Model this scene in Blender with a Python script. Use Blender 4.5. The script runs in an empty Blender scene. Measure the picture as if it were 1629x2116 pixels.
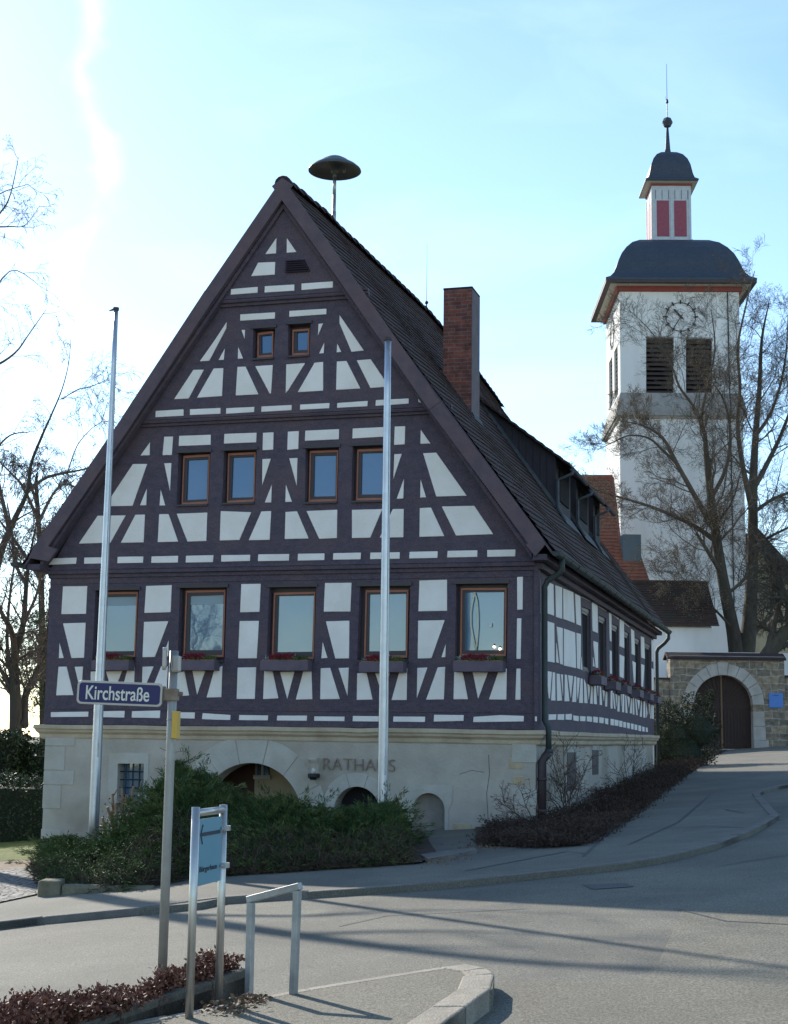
import bpy, bmesh, math, random
import numpy as np
from mathutils import Vector, Matrix
from mathutils.geometry import delaunay_2d_cdt
R=math.radians
random.seed(7)
S=bpy.context.scene; COL=S.collection
# ------------------------------------------------------------------ camera
F,PITCH,ROLL,CH=3140.0,.1475,.01334,1.65          # focal length in photo pixels, pitch, roll, eye height
cd=bpy.data.cameras.new('camera'); cam=bpy.data.objects.new('camera',cd); COL.objects.link(cam)
cd.sensor_fit='HORIZONTAL'; cd.sensor_width=36; cd.lens=F/1629*36; cd.clip_start=.1; cd.clip_end=5000
cam.matrix_world=Matrix.Translation((0,0,CH))@Matrix.Rotation(math.pi/2+PITCH,4,'X')@Matrix.Rotation(ROLL,4,'Z')
S.camera=cam
# ------------------------------------------------------------------ sky and sun
SUN_AZ,SUN_EL=R(-28.3),R(27)                      # azimuth from the view axis (left negative), elevation
W=bpy.data.worlds.new('World'); S.world=W; W.use_nodes=True
wn,wl=W.node_tree.nodes,W.node_tree.links; wn.clear()
def N(nodes,t,**k):
    n=nodes.new(t)
    for a,b in k.items(): setattr(n,a,b)
    return n
sky=N(wn,'ShaderNodeTexSky',sky_type='NISHITA'); sky.sun_disc=False; sky.sun_elevation=SUN_EL; sky.sun_rotation=SUN_AZ
sky.air_density=1.0; sky.dust_density=.18; sky.ozone_density=2.0; sky.altitude=300
bgn=N(wn,'ShaderNodeBackground'); bgn.inputs[1].default_value=.11
wo=N(wn,'ShaderNodeOutputWorld')
# contrail and thin veil clouds high in the sky, by direction
tc=N(wn,'ShaderNodeTexCoord'); sx=N(wn,'ShaderNodeSeparateXYZ'); wl.new(tc.outputs['Generated'],sx.inputs[0])
def M(op,a,b=None,c=None,nodes=wn,links=wl,clamp=False):
    n=nodes.new('ShaderNodeMath'); n.operation=op; n.use_clamp=clamp
    for i,v in enumerate((a,b,c)):
        if v is None: continue
        if isinstance(v,(int,float)): n.inputs[i].default_value=v
        else: links.new(v,n.inputs[i])
    return n.outputs[0]
az=M('ARCTAN2',sx.outputs[0],sx.outputs[1]); el=M('ARCSINE',sx.outputs[2])
fc=N(wn,'ShaderNodeFloatCurve'); wl.new(M('MULTIPLY',el,1/.6),fc.inputs[1])
def azel(px,py):
    c,s=math.cos(ROLL),math.sin(ROLL); X=px-814.5; Y=1058-py
    x=(X*c-Y*s)/F; y=(X*s+Y*c)/F
    d=Vector((x,math.cos(PITCH)-y*math.sin(PITCH),math.sin(PITCH)+y*math.cos(PITCH))).normalized()
    return math.atan2(d.x,d.y),math.asin(d.z)
trail=[(120,680),(135,560),(150,500),(205,450),(220,380),(215,300),(185,220),(168,150),(190,80),(190,0),(195,-100)]
cv=fc.mapping.curves[0]
pts=sorted((azel(*q)[1]/.6,(azel(*q)[0]+.4)/.4) for q in trail)
cv.points[0].location=pts[0]; cv.points[1].location=pts[-1]
for q in pts[1:-1]: cv.points.new(*q)
fc.mapping.update()
dist=M('ABSOLUTE',M('SUBTRACT',az,M('SUBTRACT',M('MULTIPLY',fc.outputs[0],.4),.4)))
nz=N(wn,'ShaderNodeTexNoise'); nz.inputs['Scale'].default_value=60; nz.inputs['Detail'].default_value=5; wl.new(tc.outputs['Generated'],nz.inputs[0])
wid=M('ADD',M('MULTIPLY',nz.outputs[0],.030),.001)
tr=M('SUBTRACT',1.0,M('DIVIDE',dist,wid),clamp=True)
tr=M('MULTIPLY',M('MULTIPLY',tr,tr),1.3,clamp=True)
elf=M('MULTIPLY',M('MULTIPLY',M('SUBTRACT',el,.20),12,clamp=True),M('MULTIPLY',M('SUBTRACT',.56,el),12,clamp=True))
nq=N(wn,'ShaderNodeTexNoise'); nq.inputs['Scale'].default_value=26; nq.inputs['Detail'].default_value=6; wl.new(tc.outputs['Generated'],nq.inputs[0])
tr=M('MULTIPLY',M('MULTIPLY',tr,elf),M('MULTIPLY',M('SUBTRACT',nq.outputs[0],.30,clamp=True),3.0,clamp=True))
nv=N(wn,'ShaderNodeTexNoise'); nv.inputs['Scale'].default_value=5; nv.inputs['Detail'].default_value=6; nv.inputs['Distortion'].default_value=.6
mp=N(wn,'ShaderNodeMapping'); mp.inputs['Scale'].default_value=(1,1,3); wl.new(tc.outputs['Generated'],mp.inputs[0]); wl.new(mp.outputs[0],nv.inputs[0])
veil=M('MULTIPLY',M('SUBTRACT',nv.outputs[0],.52,clamp=True),.35)
tot=M('ADD',M('MULTIPLY',tr,.26),veil)
mx=N(wn,'ShaderNodeMixRGB',blend_type='ADD'); wl.new(tot,mx.inputs[0]); wl.new(sky.outputs[0],mx.inputs[1]); mx.inputs[2].default_value=(6,6,6,1)
SKYTINT=N(wn,'ShaderNodeMixRGB',blend_type='MULTIPLY'); SKYTINT.inputs[0].default_value=1; SKYTINT.inputs[2].default_value=(.85,.885,.885,1)
wl.new(mx.outputs[0],SKYTINT.inputs[1])
wl.new(SKYTINT.outputs[0],bgn.inputs[0]); wl.new(bgn.outputs[0],wo.inputs[0])
sl=bpy.data.lights.new('sun','SUN'); sl.energy=2.5; sl.angle=R(.5); sl.color=(1,.93,.82)
so=bpy.data.objects.new('sun',sl); COL.objects.link(so)
sd=Vector((math.sin(SUN_AZ)*math.cos(SUN_EL),math.cos(SUN_AZ)*math.cos(SUN_EL),math.sin(SUN_EL)))
so.rotation_euler=sd.to_track_quat('Z','Y').to_euler(); so.location=(-20,30,40)
S.view_settings.view_transform='Standard'; S.view_settings.look='None'; S.view_settings.gamma=1; S.view_settings.use_curve_mapping=False
S.view_settings.exposure=1.38
S.cycles.max_bounces=6; S.cycles.use_denoising=True

# ------------------------------------------------------------------ survey: turn photo pixels into places
_c,_s=math.cos(ROLL),math.sin(ROLL)
BX,BY,YAW=2.343,24.64,.2763                        # front right corner of the town hall and its heading
_cy,_sy=math.cos(YAW),math.sin(YAW)
def ray(px,py):
    X=px-814.5; Y=1058-py
    x=(X*_c-Y*_s)/F; y=(X*_s+Y*_c)/F
    return Vector((x,math.cos(PITCH)-y*math.sin(PITCH),math.sin(PITCH)+y*math.cos(PITCH)))
def toloc(P): dx,dy=P[0]-BX,P[1]-BY; return Vector((dx*_cy-dy*_sy,dx*_sy+dy*_cy,P[2]))
def tow(q): return Vector((BX+q[0]*_cy+q[1]*_sy,BY-q[0]*_sy+q[1]*_cy,q[2]))
O=Vector((0,0,CH))
def plane(px,py,axis,val):
    a=toloc(O); d=toloc(O+ray(px,py))-a; return a+d*((val-a[axis])/d[axis])
def fp(px,py,y=0): return plane(px,py,1,y)         # on the gable front
def sp(px,py,x=0): return plane(px,py,0,x)         # on the long side
def at(px,py,D): d=ray(px,py); return O+d*(D/d[1]) # at a distance D
def G(x,y):
    xx=min(max(x,-14),30); yy=min(max(y,-30),120)
    return .0806*xx+.0019*yy+.0063*max(0,yy-25)
def gnd(px,py,h=0):
    d=ray(px,py); lo,hi=1,400
    for _ in range(50):
        m=(lo+hi)/2; P=O+d*m
        if P[2]>G(P[0],P[1])+h: lo=m
        else: hi=m
    return O+d*lo
# ------------------------------------------------------------------ mesh builder
class MB:
    def __init__(s): s.v=[]; s.f=[]; s.m=[]; s.cm=0
    def add(s,vs,fs):
        b=len(s.v); s.v+= [tuple(v) for v in vs]; s.f+=[tuple(b+i for i in f) for f in fs]; s.m+=[s.cm]*len(fs)
    def box(s,x0,x1,y0,y1,z0,z1):
        s.add([(x0,y0,z0),(x1,y0,z0),(x1,y1,z0),(x0,y1,z0),(x0,y0,z1),(x1,y0,z1),(x1,y1,z1),(x0,y1,z1)],
              [(0,3,2,1),(4,5,6,7),(0,1,5,4),(1,2,6,5),(2,3,7,6),(3,0,4,7)])
    def prism(s,poly,off):
        n=len(poly); off=Vector(off); b=[Vector(p)+off for p in poly]
        s.add([Vector(p) for p in poly]+b,[tuple(range(n)),tuple(range(2*n-1,n-1,-1))]+[(i,i+n,(i+1)%n+n,(i+1)%n) for i in range(n)])
    def holed(s,outer,holes,off):
        off=Vector(off); loops=[[Vector(p) for p in outer]]+[[Vector(p) for p in h] for h in holes]
        flat=[q for l in loops for q in l]; n=len(flat)
        nr=Vector((0,0,0)); L0=loops[0]
        for i in range(len(L0)): nr+=L0[i].cross(L0[(i+1)%len(L0)])
        ax=max(range(3),key=lambda k:abs(nr[k])); ij=[k for k in range(3) if k!=ax]; cst=flat[0][ax]
        to2=lambda q:(q[ij[0]],q[ij[1]])
        ed=[]; k=0
        for l in loops:
            m=len(l); ed+=[(k+i,k+(i+1)%m) for i in range(m)]; k+=m
        vo,eo,fo,_,_,_=delaunay_2d_cdt([Vector(to2(q)) for q in flat],ed,[],0,1e-6)
        P2=[[to2(q) for q in l] for l in loops]
        def ins(x,y,P):
            r=False
            for (x1,y1),(x2,y2) in zip(P,P[1:]+P[:1]):
                if (y1>y)!=(y2>y) and x<(x2-x1)*(y-y1)/(y2-y1)+x1: r=not r
            return r
        tr=[]
        for f in fo:
            cx=sum(vo[i][0] for i in f)/len(f); cz=sum(vo[i][1] for i in f)/len(f)
            if ins(cx,cz,P2[0]) and not any(ins(cx,cz,h) for h in P2[1:]): tr.append(tuple(f))
        def lift(v):
            q=[0,0,0]; q[ij[0]]=v[0]; q[ij[1]]=v[1]; q[ax]=cst; return Vector(q)
        m=len(vo); s.add([lift(v) for v in vo]+[lift(v)+off for v in vo],tr+[tuple(i+m for i in reversed(t)) for t in tr])
        fs=[]
        k=0
        for l in loops:
            m=len(l)
            fs+=[(k+i,k+i+n,k+(i+1)%m+n,k+(i+1)%m) for i in range(m)]; k+=m
        s.add(flat+[p+off for p in flat],fs)
    def tube(s,pts,rad,n=8,caps=True):
        pts=[Vector(p) for p in pts]
        if not hasattr(rad,'__len__'): rad=[rad]*len(pts)
        b=len(s.v); last=None
        for i,p in enumerate(pts):
            t=(pts[min(i+1,len(pts)-1)]-pts[max(i-1,0)]).normalized()
            if last is None:
                a=t.orthogonal().normalized()
            else:
                a=(last-t*last.dot(t))
                a=a.normalized() if a.length>1e-6 else t.orthogonal().normalized()
            last=a; c=t.cross(a)
            for k in range(n):
                an=2*math.pi*k/n; s.v.append(tuple(p+(a*math.cos(an)+c*math.sin(an))*rad[i]))
        for i in range(len(pts)-1):
            for k in range(n):
                s.f.append((b+i*n+k,b+i*n+(k+1)%n,b+(i+1)*n+(k+1)%n,b+(i+1)*n+k)); s.m.append(s.cm)
        if caps:
            s.f.append(tuple(b+k for k in reversed(range(n)))); s.f.append(tuple(b+(len(pts)-1)*n+k for k in range(n))); s.m+=[s.cm]*2
    def lathe(s,c,prof,n=24):
        b=len(s.v)
        for r,z in prof:
            for k in range(n):
                a=2*math.pi*k/n; s.v.append((c[0]+r*math.cos(a),c[1]+r*math.sin(a),c[2]+z))
        for i in range(len(prof)-1):
            for k in range(n): s.f.append((b+i*n+k,b+i*n+(k+1)%n,b+(i+1)*n+(k+1)%n,b+(i+1)*n+k)); s.m.append(s.cm)
    def build(s,name,mat,parent=None,smooth=False,bevel=0,label=None,recalc=True):
        me=bpy.data.meshes.new(name); me.from_pydata(s.v,[],s.f)
        mats=mat if isinstance(mat,(list,tuple)) else [mat]
        for m in mats: me.materials.append(m)
        if len(mats)>1: me.polygons.foreach_set('material_index',s.m)
        if recalc:
            bm=bmesh.new(); bm.from_mesh(me); bmesh.ops.recalc_face_normals(bm,faces=bm.faces); bm.to_mesh(me); bm.free()
        if smooth: me.polygons.foreach_set('use_smooth',[True]*len(me.polygons))
        me.update()
        o=bpy.data.objects.new(name,me); COL.objects.link(o)
        if parent: o.parent=parent
        if bevel:
            b=o.modifiers.new('bevel','BEVEL'); b.width=bevel; b.segments=2; b.limit_method='ANGLE'; b.angle_limit=R(40)
        if label: o['label']=label
        return o
def tag(o,label,cat,group=None):
    o['label']=label; o['category']=cat
    if group: o['group']=group
    return o
def kind(o,k,label=None,cat=None):
    o['kind']=k
    if label: o['label']=label
    if cat: o['category']=cat
    return o
def empty(name,loc,rz=0):
    o=bpy.data.objects.new(name,None); COL.objects.link(o); o.location=loc; o.rotation_euler=(0,0,rz); o.empty_display_size=.3; return o
def text_mesh(name,body,size,mat,parent,mw,extrude=.004,sx=1,offset=0,align='CENTER'):
    c=bpy.data.curves.new(name,'FONT'); c.body=body; c.size=size; c.extrude=extrude; c.align_x=align; c.align_y='CENTER'; c.offset=offset
    t=bpy.data.objects.new('tmp',c); COL.objects.link(t)
    dg=bpy.context.evaluated_depsgraph_get(); me=bpy.data.meshes.new_from_object(t.evaluated_get(dg)); me.name=name
    bpy.data.objects.remove(t); me.transform(Matrix.Scale(sx,4,(1,0,0))); me.transform(mw); me.materials.clear(); me.materials.append(mat)
    o=bpy.data.objects.new(name,me); COL.objects.link(o); o.parent=parent; return o
# ------------------------------------------------------------------ materials
def mat(name,col,rough=.8,col2=None,scale=3,detail=6,bump=0,bscale=40,metal=0,col3=None,scale3=.6,amt3=.5,stretch=None,bdist=.02,spec=.5,speck=0,speck_scale=150,coat=0,seed=0):
    m=bpy.data.materials.new(name); m.use_nodes=True; n,l=m.node_tree.nodes,m.node_tree.links
    p=n['Principled BSDF']; p.inputs['Roughness'].default_value=rough; p.inputs['Metallic'].default_value=metal
    p.inputs['Specular IOR Level'].default_value=spec
    p.inputs['Coat Weight'].default_value=coat
    t=n.new('ShaderNodeTexCoord'); src=t.outputs['Object']
    if stretch or seed:
        mpn=n.new('ShaderNodeMapping'); mpn.inputs['Scale'].default_value=stretch or (1,1,1); mpn.inputs['Location'].default_value=(seed,seed*.7,0); l.new(src,mpn.inputs[0]); src=mpn.outputs[0]
    base=None
    if col2 is None: p.inputs['Base Color'].default_value=(*col,1)
    else:
        a=n.new('ShaderNodeTexNoise'); a.inputs['Scale'].default_value=scale; a.inputs['Detail'].default_value=detail; a.inputs['Roughness'].default_value=.6; l.new(src,a.inputs[0])
        cr=n.new('ShaderNodeValToRGB'); cr.color_ramp.elements[0].position=.35; cr.color_ramp.elements[1].position=.65
        cr.color_ramp.elements[0].color=(*col,1); cr.color_ramp.elements[1].color=(*col2,1); l.new(a.outputs[0],cr.inputs[0]); base=cr.outputs[0]
        if col3:
            b=n.new('ShaderNodeTexNoise'); b.inputs['Scale'].default_value=scale3; b.inputs['Detail'].default_value=4; l.new(src,b.inputs[0])
            c2=n.new('ShaderNodeValToRGB'); c2.color_ramp.elements[0].position=.48; c2.color_ramp.elements[1].position=.68; l.new(b.outputs[0],c2.inputs[0])
            mm=n.new('ShaderNodeMath'); mm.operation='MULTIPLY'; mm.inputs[1].default_value=amt3; l.new(c2.outputs[0],mm.inputs[0])
            x=n.new('ShaderNodeMixRGB'); l.new(mm.outputs[0],x.inputs[0]); l.new(base,x.inputs[1]); x.inputs[2].default_value=(*col3,1); base=x.outputs[0]
        if speck:
            v=n.new('ShaderNodeTexNoise'); v.inputs['Scale'].default_value=speck_scale; v.inputs['Detail'].default_value=2; l.new(src,v.inputs[0])
            vr=n.new('ShaderNodeValToRGB'); vr.color_ramp.elements[0].position=.4; vr.color_ramp.elements[1].position=.62
            vr.color_ramp.elements[0].color=(1-speck,)*3+(1,); vr.color_ramp.elements[1].color=(1+speck,)*3+(1,); l.new(v.outputs[0],vr.inputs[0])
            x=n.new('ShaderNodeMixRGB'); x.blend_type='MULTIPLY'; x.inputs[0].default_value=1; l.new(base,x.inputs[1]); l.new(vr.outputs[0],x.inputs[2]); base=x.outputs[0]
        l.new(base,p.inputs['Base Color'])
    if bump:
        bn=n.new('ShaderNodeTexNoise'); bn.inputs['Scale'].default_value=bscale; bn.inputs['Detail'].default_value=5; l.new(src,bn.inputs[0])
        bb=n.new('ShaderNodeBump'); bb.inputs['Strength'].default_value=bump; bb.inputs['Distance'].default_value=bdist; l.new(bn.outputs[0],bb.inputs['Height']); l.new(bb.outputs[0],p.inputs['Normal'])
    return m
def brickmat(name,c1,c2,mortar,bw,bh,msize=.012,rough=.9,bump=.5,noise=.5,vec='xz',offs=.5,mcol_noise=True):
    m=bpy.data.materials.new(name); m.use_nodes=True; n,l=m.node_tree.nodes,m.node_tree.links
    p=n['Principled BSDF']; p.inputs['Roughness'].default_value=rough
    t=n.new('ShaderNodeTexCoord'); s=n.new('ShaderNodeSeparateXYZ'); l.new(t.outputs['Object'],s.inputs[0]); c=n.new('ShaderNodeCombineXYZ')
    # wall coordinate: x+y along the wall (works on axis aligned faces), z up
    if vec=='xz':
        a=n.new('ShaderNodeMath'); a.operation='ADD'; l.new(s.outputs[0],a.inputs[0]); l.new(s.outputs[1],a.inputs[1]); l.new(a.outputs[0],c.inputs[0]); l.new(s.outputs[2],c.inputs[1])
    else:
        l.new(s.outputs[0],c.inputs[0]); l.new(s.outputs[1],c.inputs[1])
    wn_=n.new('ShaderNodeTexNoise'); wn_.inputs['Scale'].default_value=2.5; l.new(c.outputs[0],wn_.inputs[0])
    mxv=n.new('ShaderNodeMixRGB'); mxv.blend_type='ADD'; mxv.inputs[0].default_value=noise*.1; l.new(c.outputs[0],mxv.inputs[1]); l.new(wn_.outputs['Color'],mxv.inputs[2])
    b=n.new('ShaderNodeTexBrick'); b.inputs['Scale'].default_value=1; b.inputs['Brick Width'].default_value=bw; b.inputs['Row Height'].default_value=bh; b.inputs['Mortar Size'].default_value=msize
    b.inputs['Color1'].default_value=(*c1,1); b.inputs['Color2'].default_value=(*c2,1); b.inputs['Mortar'].default_value=(*mortar,1); b.offset=offs; b.inputs['Bias'].default_value=0
    l.new(mxv.outputs[0],b.inputs[0])
    nn=n.new('ShaderNodeTexNoise'); nn.inputs['Scale'].default_value=6; nn.inputs['Detail'].default_value=6; l.new(t.outputs['Object'],nn.inputs[0])
    r=n.new('ShaderNodeValToRGB'); r.color_ramp.elements[0].color=(.55,.55,.55,1); r.color_ramp.elements[1].color=(1.35,1.35,1.35,1); r.color_ramp.elements[0].position=.3; r.color_ramp.elements[1].position=.7; l.new(nn.outputs[0],r.inputs[0])
    x=n.new('ShaderNodeMixRGB'); x.blend_type='MULTIPLY'; x.inputs[0].default_value=1; l.new(b.outputs[0],x.inputs[1]); l.new(r.outputs[0],x.inputs[2]); l.new(x.outputs[0],p.inputs['Base Color'])
    bb=n.new('ShaderNodeBump'); bb.inputs['Strength'].default_value=bump; bb.inputs['Distance'].default_value=.02; bb.invert=True; l.new(b.outputs['Fac'],bb.inputs['Height']); l.new(bb.outputs[0],p.inputs['Normal'])
    return m
def glassmat(name,tint,mixf=.4,rough=.02):
    m=bpy.data.materials.new(name); m.use_nodes=True; n,l=m.node_tree.nodes,m.node_tree.links
    n.remove(n['Principled BSDF']); o=n['Material Output']
    d=n.new('ShaderNodeBsdfDiffuse'); d.inputs[0].default_value=(*tint,1)
    g=n.new('ShaderNodeBsdfGlossy'); g.inputs['Roughness'].default_value=rough; g.inputs[0].default_value=(.9,.97,1,1)
    nz=n.new('ShaderNodeTexNoise'); nz.inputs['Scale'].default_value=1.3; t=n.new('ShaderNodeTexCoord'); l.new(t.outputs['Object'],nz.inputs[0])
    bb=n.new('ShaderNodeBump'); bb.inputs['Strength'].default_value=.15; bb.inputs['Distance'].default_value=.02; l.new(nz.outputs[0],bb.inputs['Height']); l.new(bb.outputs[0],g.inputs['Normal'])
    x=n.new('ShaderNodeMixShader'); x.inputs[0].default_value=mixf; l.new(d.outputs[0],x.inputs[1]); l.new(g.outputs[0],x.inputs[2]); l.new(x.outputs[0],o.inputs[0]); return m
def emis(name,col,st):
    m=bpy.data.materials.new(name); m.use_nodes=True; p=m.node_tree.nodes['Principled BSDF']; p.inputs['Base Color'].default_value=(*col,1); p.inputs['Emission Color'].default_value=(*col,1); p.inputs['Emission Strength'].default_value=st; return m

m_timber=mat('painted timber',(.064,.049,.070),.8,(.092,.070,.094),scale=7,detail=10,bump=.7,bscale=26,stretch=(1,1,1.6),speck=.13,speck_scale=30,col3=(.125,.082,.088),scale3=.9,amt3=.5)
m_verge=mat('verge timber',(.090,.066,.082),.8,(.125,.088,.10),scale=4,bump=.4,bscale=18,col3=(.13,.075,.08),scale3=1.2,amt3=.5)
m_joint=mat('timber joint',(.03,.02,.034),.9)
m_plaster=mat('white lime plaster',(.80,.75,.70),.9,(.86,.815,.765),scale=2.2,bump=.35,bscale=30,col3=(.70,.66,.58),scale3=2.0,amt3=.45)
m_base=mat('grey render',(.38,.34,.285),.9,(.49,.44,.37),scale=1.3,detail=10,bump=.5,bscale=22,col3=(.26,.215,.155),scale3=.6,amt3=.8)
m_stone=mat('pale sandstone',(.42,.395,.345),.9,(.50,.47,.41),scale=3,bump=.5,bscale=20,col3=(.36,.31,.23),scale3=1.4,amt3=.5)
m_corn=mat('cornice sandstone',(.45,.36,.25),.9,(.53,.44,.32),scale=4,bump=.5,bscale=18,col3=(.33,.25,.17),scale3=1.5,amt3=.6)
m_orange=mat('orange brown window frame',(.34,.115,.07),.5,(.39,.14,.08),scale=8)
m_sash=mat('dark sash',(.045,.035,.04),.5)
m_glass=glassmat('reflecting pane',(.070,.150,.235),.15)
m_glass2=glassmat('blue reflecting pane',(.028,.105,.26),.11)
m_blind=mat('white blind',(.55,.58,.58),.8)
m_dark=mat('dark interior',(.015,.012,.014),.9)
m_tile=mat('old clay roof tiles',(.024,.014,.015),.9,(.058,.025,.021),scale=9,detail=8,bump=.6,bscale=25,col3=(.035,.030,.024),scale3=1.3,amt3=.75)
m_tile_o=mat('orange clay tiles',(.25,.085,.05),.9,(.36,.14,.085),scale=6,detail=8,bump=.5,bscale=25,col3=(.20,.09,.06),scale3=.9,amt3=.5)
m_tile_d=mat('mossy dark tiles',(.05,.035,.03),.95,(.10,.05,.035),scale=5,detail=8,bump=.6,bscale=20,col3=(.04,.045,.03),scale3=1,amt3=.6)
m_copper=mat('weathered copper',(.030,.040,.040),.65,(.048,.062,.060),scale=4,metal=.15,col3=(.03,.034,.034),scale3=1,amt3=.6)
m_brownpipe=mat('brown painted cast iron',(.035,.024,.026),.6,(.055,.036,.038),scale=4)
m_brick=brickmat('red chimney brick',(.26,.075,.05),(.14,.05,.045),(.17,.14,.12),.25,.075,.008)
m_cheek=mat('dark tarred boards',(.020,.020,.028),.8,(.035,.028,.035),scale=8,bump=.4,bscale=14,stretch=(6,6,.5))
m_slate=mat('blue slate',(.028,.04,.06),.6,(.045,.058,.08),scale=10,bump=.5,bscale=30,col3=(.06,.07,.085),scale3=2,amt3=.3)
m_church=mat('white church render',(.68,.68,.67),.9,(.76,.76,.74),scale=1.2,detail=9,bump=.3,bscale=14,col3=(.56,.56,.54),scale3=.9,amt3=.6,stretch=(1,1,.25))
m_greystone=mat('grey stone band',(.28,.27,.25),.9,(.36,.34,.31),scale=3,bump=.5,bscale=16)
m_redtrim=mat('dark red trim',(.22,.038,.034),.7,(.26,.05,.04),scale=5)
m_pinkboard=mat('red shutter boards',(.24,.055,.085),.7,(.29,.07,.10),scale=6)
m_greyboard=mat('pale grey boards',(.42,.46,.50),.7,(.50,.54,.57),scale=5)
m_louver=mat('brown louvres',(.055,.038,.034),.8,(.08,.055,.045),scale=6)
m_lead=mat('lead flashing',(.045,.055,.068),.75,(.075,.088,.10),scale=6)
m_dpane=mat('dark pane',(.012,.012,.015),.85,spec=.1)
m_black=mat('black iron',(.02,.02,.025),.5,metal=.4)
m_soffit=mat('pale soffit',(.55,.52,.46),.8)
m_alu=mat('aluminium pole',(.46,.48,.52),.36,(.54,.56,.6),scale=6,metal=.8)
m_galv=mat('galvanised steel',(.34,.36,.36),.5,(.46,.47,.46),scale=14,metal=.7,col3=(.25,.25,.24),scale3=5,amt3=.5)
m_steel=mat('brushed stainless steel',(.50,.48,.44),.36,(.58,.56,.52),scale=10,metal=.85)
m_signblue=mat('sign blue enamel',(.010,.012,.095),.4,spec=.4)
m_signwhite=mat('sign white',(.72,.70,.62),.5)
m_signrim=mat('sign rim',(.45,.42,.38),.5,(.5,.46,.4),scale=15,metal=.3)
m_panelblue=mat('pale blue sign panel',(.13,.30,.38),.4,(.145,.32,.40),scale=3)
m_signtext=mat('dark print',(.02,.03,.05),.6)
m_yellow=mat('yellow plate',(.62,.38,.05),.5)
m_asph=mat('grey asphalt',(.124,.117,.090),.85,(.168,.158,.123),scale=.9,detail=10,bump=.9,bscale=160,bdist=.006,col3=(.088,.085,.068),scale3=.5,amt3=.8,speck=.38,speck_scale=70)
m_asph2=mat('coarse brown asphalt',(.138,.127,.092),.85,(.19,.174,.128),scale=1.2,detail=10,bump=1,bscale=110,bdist=.009,col3=(.125,.107,.08),scale3=.3,amt3=.6,speck=.36,speck_scale=60)
m_walk=mat('pavement asphalt',(.128,.122,.096),.88,(.178,.168,.133),scale=1.0,detail=10,bump=.8,bscale=120,bdist=.006,col3=(.105,.097,.08),scale3=.4,amt3=.75,speck=.25,speck_scale=80)
m_patch=mat('dark asphalt patch',(.075,.075,.075),.85,(.095,.095,.092),scale=3,bump=.6,bscale=120,bdist=.005)
m_kerb_sunlit=mat('sunlit beige kerb',(.27,.235,.18),.85,(.38,.335,.26),scale=5,bump=.6,bscale=60,col3=(.18,.16,.12),scale3=2,amt3=.6,speck=.2)  # sunlight on the near kerb is put into this lighter beige
m_kerb=mat('granite kerb',(.13,.12,.105),.85,(.19,.175,.15),scale=5,bump=.5,bscale=60,col3=(.17,.15,.13),scale3=2,amt3=.5,speck=.2)
m_soil=mat('leaf litter soil',(.045,.03,.02),.95,(.09,.055,.035),scale=12,bump=1,bscale=50,speck=.3,speck_scale=60)
m_dirt=mat('sandy dirt',(.22,.16,.10),.95,(.28,.21,.14),scale=5,bump=.5,bscale=50)
m_grass=mat('lawn',(.085,.12,.02),.95,(.20,.21,.045),scale=4,bump=1,bscale=60,speck=.3,speck_scale=50)
m_field=mat('far ground',(.10,.10,.06),.95,(.14,.13,.08),scale=1)
m_jun=mat('juniper green',(.032,.066,.022),.8,(.085,.130,.040),scale=4,detail=6,col3=(.20,.21,.07),scale3=3.1,amt3=.55,spec=.25)
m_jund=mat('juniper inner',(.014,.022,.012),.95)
m_dead=mat('dead juniper twigs',(.05,.035,.022),.9,(.10,.07,.045),scale=6)
m_bark=mat('dark bark',(.055,.045,.036),.95,(.085,.072,.055),scale=8,bump=1,bscale=30,stretch=(1,1,.3),col3=(.07,.08,.04),scale3=2,amt3=.4)
m_twig=mat('brown twigs',(.070,.058,.045),.9,(.11,.09,.068),scale=2)
m_birch=mat('birch twigs',(.10,.075,.06),.9,(.15,.11,.085),scale=2)
m_seed=mat('dry seed bracts',(.28,.18,.10),.9,(.36,.25,.15),scale=5)
m_barb=mat('red brown leaves',(.11,.045,.032),.6,(.22,.095,.06),scale=14,detail=3,col3=(.36,.17,.09),scale3=9,amt3=.5,spec=.22)
m_cover=mat('brown ground cover',(.032,.018,.013),.9,(.070,.040,.027),scale=8,detail=4,col3=(.10,.065,.04),scale3=5,amt3=.4)
m_hedge=mat('dark hedge leaves',(.012,.028,.010),.5,(.035,.06,.018),scale=6,col3=(.09,.09,.03),scale3=5,amt3=.35,spec=.4)
m_prune=mat('cut stems',(.22,.14,.08),.9,(.30,.2,.12),scale=6)
m_yleaf=mat('yellow green leaves',(.10,.13,.03),.7,(.2,.2,.07),scale=8)
m_flower=mat('deep red heather',(.16,.008,.022),.8,(.25,.015,.035),scale=20)
m_silver=mat('silver leaves',(.30,.34,.36),.8)
m_box=mat('flower box timber',(.10,.075,.10),.75,(.13,.10,.125),scale=5,bump=.3,bscale=20)
m_boxin=mat('terracotta liner',(.32,.13,.06),.8)
m_wallstone=brickmat('coursed sandstone rubble',(.30,.235,.15),(.15,.13,.105),(.31,.28,.235),.52,.26,.018,noise=1.6)
m_archstone=mat('grey arch stone',(.33,.31,.285),.9,(.42,.40,.36),scale=3,bump=.5,bscale=18,col3=(.26,.23,.19),scale3=1,amt3=.5)
m_gate=mat('dark gate timber',(.028,.017,.014),.8,(.045,.026,.02),scale=6,bump=.5,bscale=12,stretch=(6,6,.5))
m_beige=mat('beige render',(.42,.33,.21),.9,(.5,.41,.27),scale=2,bump=.3,bscale=16)
m_cobble=bpy.data.materials.new('cobblestones'); m_cobble.use_nodes=True
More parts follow.
